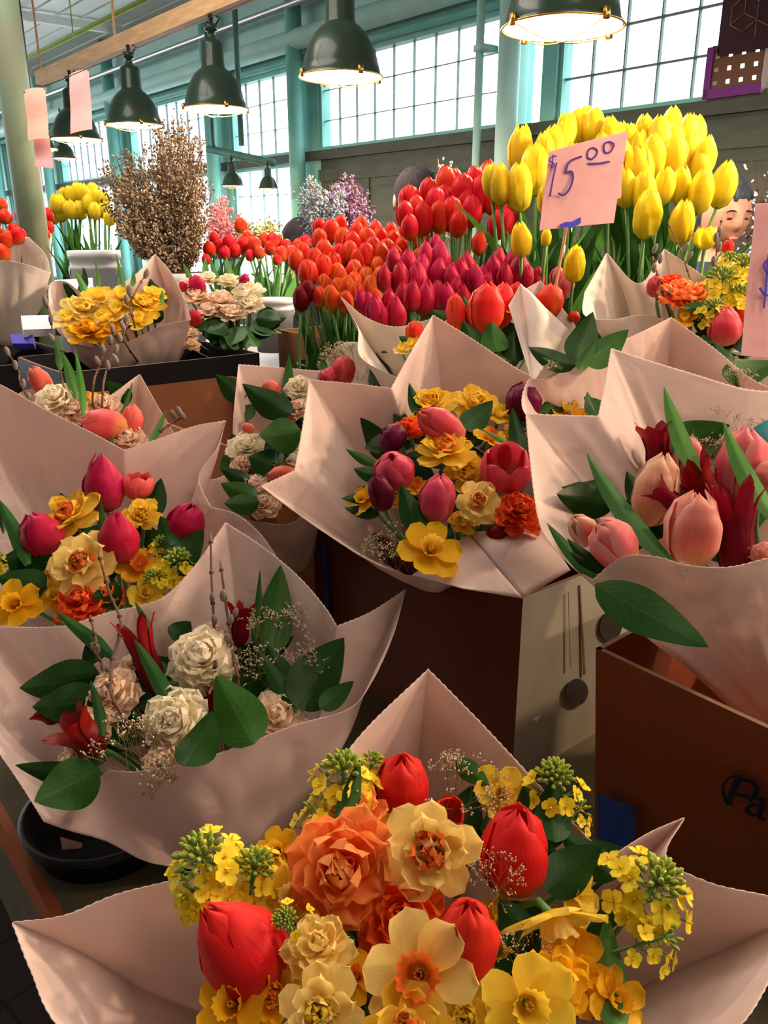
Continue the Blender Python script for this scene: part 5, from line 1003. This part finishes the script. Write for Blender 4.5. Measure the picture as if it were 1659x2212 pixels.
spray('dried_flower_bunch', 'thin silvery dried spikes rising above the brown bunch', (385, 560), [(335, 230), (350, 260), (380, 225), (430, 300), (370, 330), (340, 320)], 2.9, 40, 16, .005, [('dried_tan_floret', (.30, .19, .09)), ('dried_silver_floret', (.25, .27, .22))], 'twig', 2, .1)
p = P(392, 640, 2.75); p.z = RZ; bucket(p, .078, P(392, 588, 2.75).z - RZ, M['bucket'], 'white plastic bucket holding the brown dried flower bunch')
spray('dried_flower_bunch', 'pink dried filler bunch right of the brown one, behind the small red tulips', (485, 560), [(455, 520), (445, 450), (470, 400), (500, 440), (540, 480), (530, 540)], 3.2, 70, 26, .0055, [('dried_pink_floret', (.62, .22, .28)), ('dried_rose_floret', (.75, .36, .40))], 'gypstem', 3)
spray('dried_flower_bunch', 'pale yellow green feathery bunch in front of the far windows', (560, 540), [(510, 520), (520, 470), (570, 480), (600, 465), (612, 500), (605, 530)], 3.5, 70, 20, .005, [('dried_straw_floret', (.55, .50, .22)), ('dried_olive_floret', (.30, .30, .12))], 'gypstem', 4)
spray('dried_flower_bunch', 'pale blue dried filler bunch behind the orange tulips', (715, 560), [(655, 460), (640, 420), (665, 370), (700, 400), (735, 380), (750, 420), (740, 500), (690, 490)], 2.9, 130, 30, .0042, [('dried_blue_floret', (.24, .32, .42)), ('dried_mist_floret', (.40, .46, .52))], 'gypstem', 5)
spray('dried_flower_bunch', 'mauve dried filler bunch right of the pale blue one', (750, 560), [(705, 480), (715, 400), (750, 365), (790, 400), (810, 450), (800, 500), (750, 520)], 2.95, 150, 30, .0042, [('dried_mauve_floret', (.28, .15, .29)), ('dried_plum_floret', (.12, .05, .11)), ('dried_lilac_floret', (.40, .27, .44))], 'twig', 6)
spray('dried_flower_bunch', 'thin silvery spikes rising in front of the dark boards above the scarlet tulips', (960, 560), [(940, 340), (965, 330), (985, 380), (1050, 350), (1050, 380), (960, 400)], 2.3, 10, 14, .0045, [('dried_mist_floret', (.55, .60, .66))], 'gypstem', 7, curve=.03)
spray('dried_flower_bunch', 'sparse dark seed sprays at the right beyond the woman', (1640, 600), [(1600, 480), (1590, 420), (1620, 340), (1700, 330), (1700, 500)], 3.3, 26, 10, .006, [('dried_mist_floret', (.55, .60, .66)), ('dried_dark_floret', (.08, .055, .035))], 'twig', 8)
# ---------------------------------------------------------------- price cards
o, A_, nn_ = card('price_card', [(1186, 328, 1.40), (1357, 283, 1.42), (1325, 482, 1.42), (1165, 498, 1.40)], M['pinkcard'], None, None, None, .0012, .004)
o2, _, _ = card('backing_card', [(1200, 350, 1.412), (1346, 330, 1.432), (1341, 427, 1.43), (1200, 480, 1.412)], M['pinkcard'], None, None, None, .0012, .004)
root = empty('price_sign', WM[o.name].translation, 'pink price card reading 15.00 in violet pen, on a stick before yellow tulips', 'sign')
for q in (o, o2):
    q.parent = root; q.matrix_basis = WM[root.name].inverted() @ WM[q.name]
mb = MB(); mb.tube([P(1236, 440, 1.43), P(1222, 500, 1.43), P(1196, 640, 1.45), P(1185, 700, 1.47)], .0027, 8); mb.build_w('stick', M['stick'], root)
pc = A_[0]
def pen(pts, w_, m_='pen', nm='handwritten_mark', p0=pc, nn=nn_, par=root, off=.0065): stroke(par, [(x, y, w_) for x, y in pts], p0, nn, M[m_], nm, off)
pen([(1200, 340), (1188, 343), (1184, 350), (1192, 355), (1195, 361), (1187, 364)], 2.2); pen([(1192, 337), (1190, 366)], 1.8)
pen([(1200, 354), (1193, 385), (1185, 428)], 3.2); pen([(1254, 341), (1235, 348), (1224, 358), (1219, 376)], 4); pen([(1219, 376), (1232, 374), (1235, 388), (1228, 410), (1215, 424), (1203, 420)], 4)
pen([(1278, 322), (1268, 328), (1266, 342), (1274, 347), (1284, 340), (1287, 328), (1278, 322)], 3.2); pen([(1313, 309), (1303, 314), (1302, 328), (1309, 334), (1318, 328), (1323, 315), (1313, 309)], 3.2); pen([(1267, 357), (1290, 356), (1314, 352)], 4)
blot(root, [(1206, 488), (1218, 482), (1232, 482), (1246, 474), (1252, 472), (1252, 484), (1240, 492), (1222, 493), (1210, 493)], pc, nn_, M['bluepen'], 'blue_tape_piece', .006)
o, A_, nn2 = card('price_card', [(1632, 440, 1.02), (1760, 446, 1.02), (1740, 785, 1.0), (1600, 768, 1.0)], M['pinkcard'], None, None, None, .0012, .004)
root2 = empty('price_sign', WM[o.name].translation, 'pink price card cut by the right edge, with a blue dollar sign', 'sign'); o.parent = root2; o.matrix_basis = WM[root2.name].inverted() @ WM[o.name]
mb = MB(); mb.tube([P(1690, 700, 1.03), P(1685, 1000, 1.1)], .003, 8); mb.build_w('stick', M['stick'], root2)
pen([(1668, 570), (1652, 566), (1645, 580), (1654, 596), (1668, 616), (1664, 640), (1648, 640), (1636, 625)], 4, 'bluepen', p0=A_[0], nn=nn2, par=root2); pen([(1656, 552), (1650, 620), (1645, 670)], 4, 'bluepen', p0=A_[0], nn=nn2, par=root2)
# ---------------------------------------------------------------- odds and ends at the far left
p = P(40, 720, 2.3); p.z = TZ
t = carton(p - UD * .1 - VD * .2, UD, VD, .5, .35, .36, 'black crate at the far left below the pale wrapper', M['black'], M['black'], name='black_crate')
def slab(name, c, d, th, m_, label, cat):
    A = [P(x, y, dd) for x, y, dd in c]; n_ = (A[1] - A[0]).cross(A[3] - A[0]).normalized(); mb = MB(); mb.add(A + [a + n_ * th for a in A], [(0, 1, 2, 3), (7, 6, 5, 4)] + [(i, (i + 1) % 4, 4 + (i + 1) % 4, 4 + i) for i in range(4)])
    return tag(mb.build_w(name, m_, None, sum(A, Vector()) / 4, False), label, cat)
slab('white_carton_lid', [(45, 682, 2.2), (112, 680, 2.25), (120, 710, 2.15), (50, 712, 2.1)], 0, .02, M['white'], 'white card lid lying on the black crate at the far left', 'lid')
slab('paper_pad', [(118, 605, 2.45), (200, 600, 2.5), (200, 628, 2.4), (118, 640, 2.35)], 0, .03, M['white'], 'white flat pad behind the yellow bouquet', 'pad')
slab('blue_packet', [(22, 722, 2.12), (70, 722, 2.12), (72, 742, 2.1), (26, 742, 2.1)], 0, .02, M['bluepen'], 'small blue packet in the dark gap at the far left', 'packet')
slab('peach_paper_scrap', [(130, 1808, .96), (178, 1822, .96), (165, 1882, .95), (140, 1870, .95)], 0, .003, M['pinkcard'], 'pink paper corner sticking out beside the black tub', 'paper')
# ---------------------------------------------------------------- people
def person(p, head_h, total, face, label, hair_m, jacket_m, long_hair=False, bow=0.0, seated=False):
    """p: centre of the head; face: horizontal direction they look to"""
    z0 = p.z; face = face.normalized(); side = face.cross(ZD).normalized()
    t = empty('person', Vector((p.x, p.y, 0)), label, 'person'); H = head_h
    neck = p - ZD * H * .62 - face * H * .06; sh = neck - ZD * H * .38; ch = sh - ZD * H * .8 ; pe = sh - ZD * H * 2.2
    V = [pe, ch, sh, neck, p - ZD * H * .2 - face * .02]; E = [(0, 1), (1, 2), (2, 3), (3, 4)]; Rr = [.15, .155, .10, .055, .05]; fl = 0.03
    def ad(q, par, r): V.append(q); E.append((par, len(V) - 1)); Rr.append(r); return len(V) - 1
    for s_ in (-1, 1):
        a = ad(sh + side * s_ * H * .75 - ZD * .03, 2, .065); a = ad(sh + side * s_ * H * .98 - ZD * .33 + face * .03, a, .045); a = ad(sh + side * s_ * H * .8 - ZD * .5 + face * .22, a, .03); a = ad(sh + side * s_ * H * .7 - ZD * .5 + face * .31, a, .03)
        for k in range(5):
            dd = face * (.05 if k else .02) + side * ((k - 2) * .018 if k else -s_ * .045) - ZD * .01; b_ = ad(V[a] + dd, a, .010); ad(V[b_] + face * .03 - ZD * .015, b_, .008)
        hz = pe.z; a = ad(pe + side * s_ * .10 - ZD * .08, 0, .095); kn = Vector((pe.x, pe.y, hz * .52)) + side * s_ * .11 + face * .03; a = ad(kn, a, .065); an = Vector((pe.x, pe.y, .09)) + side * s_ * .11; a = ad(an, a, .042); a = ad(an + face * .15 - ZD * .05, a, .032)
    me = bpy.data.meshes.new('body'); me.from_pydata([tuple(q) for q in V], E, []); o = bpy.data.objects.new('tmp', me); COL.objects.link(o)
    sk = o.modifiers.new('s', 'SKIN')
    for i, r in enumerate(Rr): me.skin_vertices[0].data[i].radius = (r, r)
    me.skin_vertices[0].data[0].use_root = True
    o.modifiers.new('ss', 'SUBSURF').levels = 1
    dg = bpy.context.evaluated_depsgraph_get(); ev = o.evaluated_get(dg); bm_ = bpy.data.meshes.new_from_object(ev)
    mb = MB(); mb.add([v.co.copy() for v in bm_.vertices], [tuple(q.vertices) for q in bm_.polygons]); bpy.data.objects.remove(o)
    # head
    fr = Matrix((side, face, ZD)).transposed().to_4x4(); HM = Matrix.Translation(p) @ fr @ Matrix.Rotation(-bow, 4, 'X')
    def hd(u, v, inf=0.0):
        th = 2 * pi * u - pi / 2 * 0; ph = pi * v; x = sin(ph) * cos(th); y = sin(ph) * sin(th); z = -cos(ph)
        jaw = 1 - .22 * max(0, -z) ** 1.6; X = x * .36 * jaw * (1 + .25 * max(0, -z) ** 2); Y = y * .48 * (1 - .12 * max(0, -z)); Z = z * .5
        if y > 0:
            Y += .085 * math.exp(-(x / .13) ** 2 - ((z + .12) / .20) ** 2) * (1 if z > -.32 else .5) + .03 * math.exp(-(x / .09) ** 2 - ((z + .26) / .09) ** 2)
            for s_ in (-1, 1): Y -= .035 * math.exp(-((x - s_ * .33) / .17) ** 2 - ((z - .02) / .10) ** 2)
            Y += .022 * math.exp(-(x / .3) ** 2 - ((z - .17) / .09) ** 2) + .03 * math.exp(-(x / .2) ** 2 - ((z + .52) / .09) ** 2) + .03 * math.exp(-(x / .25) ** 2 - ((z + .88) / .16) ** 2)
        return Vector((X, Y, Z)) * H * (1 + inf)
    mb.grid(lambda u, v: HM @ hd(u, v * .996 + .002), 48, 36, 0, None, True)
    for s_ in (-1, 1): mb.blob(HM @ Vector((s_ * .385 * H, -.02 * H, -.03 * H)), (.03 * H, .07 * H, .13 * H), 0, 10, 8, fr)
    tmp = bpy.data.objects.new('tmp2', mb.mesh('b', [M['skin']])); COL.objects.link(tmp); rm = tmp.modifiers.new('r', 'REMESH'); rm.mode = 'VOXEL'; rm.voxel_size = .0075; rm.use_smooth_shade = True
    dg = bpy.context.evaluated_depsgraph_get(); bm_ = bpy.data.meshes.new_from_object(tmp.evaluated_get(dg)); bpy.data.objects.remove(tmp)
    vs = [v.co.copy() for v in bm_.vertices]; ns = [v.normal.copy() for v in bm_.vertices]; fs = [tuple(q.vertices) for q in bm_.polygons]
    mb = MB(); mb.add(vs, fs); mb.build_w('body', M['skin'], t)
    def cloth(name, test, off, m_):
        ok = [test(v) for v in vs]; use = [f_ for f_ in fs if all(ok[i] for i in f_)]; ids = {}
        q = []
        for f_ in use:
            for i in f_:
                if i not in ids: ids[i] = len(q); q.append(vs[i] + ns[i] * off)
        mb = MB(); mb.add(q, [tuple(ids[i] for i in f_) for f_ in use])
        if q: mb.build_w(name, M[m_], t)
    hand = sh.z - .5
    cloth('jacket', lambda v: v.z < neck.z - .01 and v.z > pe.z - .06 and (v - sh).dot(face) < .27, .014, jacket_m)
    cloth('trousers', lambda v: v.z < pe.z - .03 and v.z > .10 and abs((v - sh).dot(side)) < .26 and (v - sh).dot(face) < .16, .012, 'darkcloth')
    cloth('shoes', lambda v: v.z <= .12, .012, 'black')
    mb = MB(); hl = -.55 if long_hair else -.25
    def hr(u, v):
        q = hd(u, v, .09); r_ = q / H; front = r_.y > .12
        lim = .24 + .10 * abs(sin(u * 30)) * .2
        k = 1.0
        if front and r_.z < lim: k = .80
        elif not front and r_.z < hl: k = .80
        return HM @ (q * k * (1 + .015 * sin(u * 150)))
    mb.grid(hr, 64, 40, 0, None, True); mb.build_w('hair', M[hair_m], t)
    for s_ in (-1, 1):
        e = HM @ Vector((s_ * .125 * H, .435 * H, .00 * H)); mb = MB(); mb.blob(e, (.045 * H, .02 * H, .014 * H), 0, 10, 6, fr); mb.build_w('eye', M['black'], t)
        mb = MB(); mb.tube([HM @ Vector((s_ * (.05 + .14 * k) * H, (.468 - .03 * k) * H, (.085 + .02 * sin(pi * k)) * H)) for k in (0, .33, .66, 1)], .0022, 5); mb.build_w('eyebrow', M['hair'], t)
    mb = MB(); mb.blob(HM @ Vector((0, .428 * H, -.262 * H)), (.075 * H, .03 * H, .024 * H), 0, 12, 6, fr); mb.build_w('lips', M['lip'], t)
    return t
person(P(898, 432, 3.6), .26, 1.7, Vector((-.3, .9, 0)), 'person with short black hair seen from behind, standing behind the scarlet tulips', 'hair', 'darkcloth')
person(P(652, 530, 4.3), .26, 1.6, Vector((.5, .8, 0)), 'person with black hair and dark clothes, low behind the orange tulips', 'hair', 'darkcloth', True)
person(P(1556, 462, 2.75), .24, 1.6, Vector((.20, -.97, 0)), 'woman with dark grey hair in navy jacket looking down, behind the yellow tulips at right', 'greyhair', 'navy', False, bow=.16)
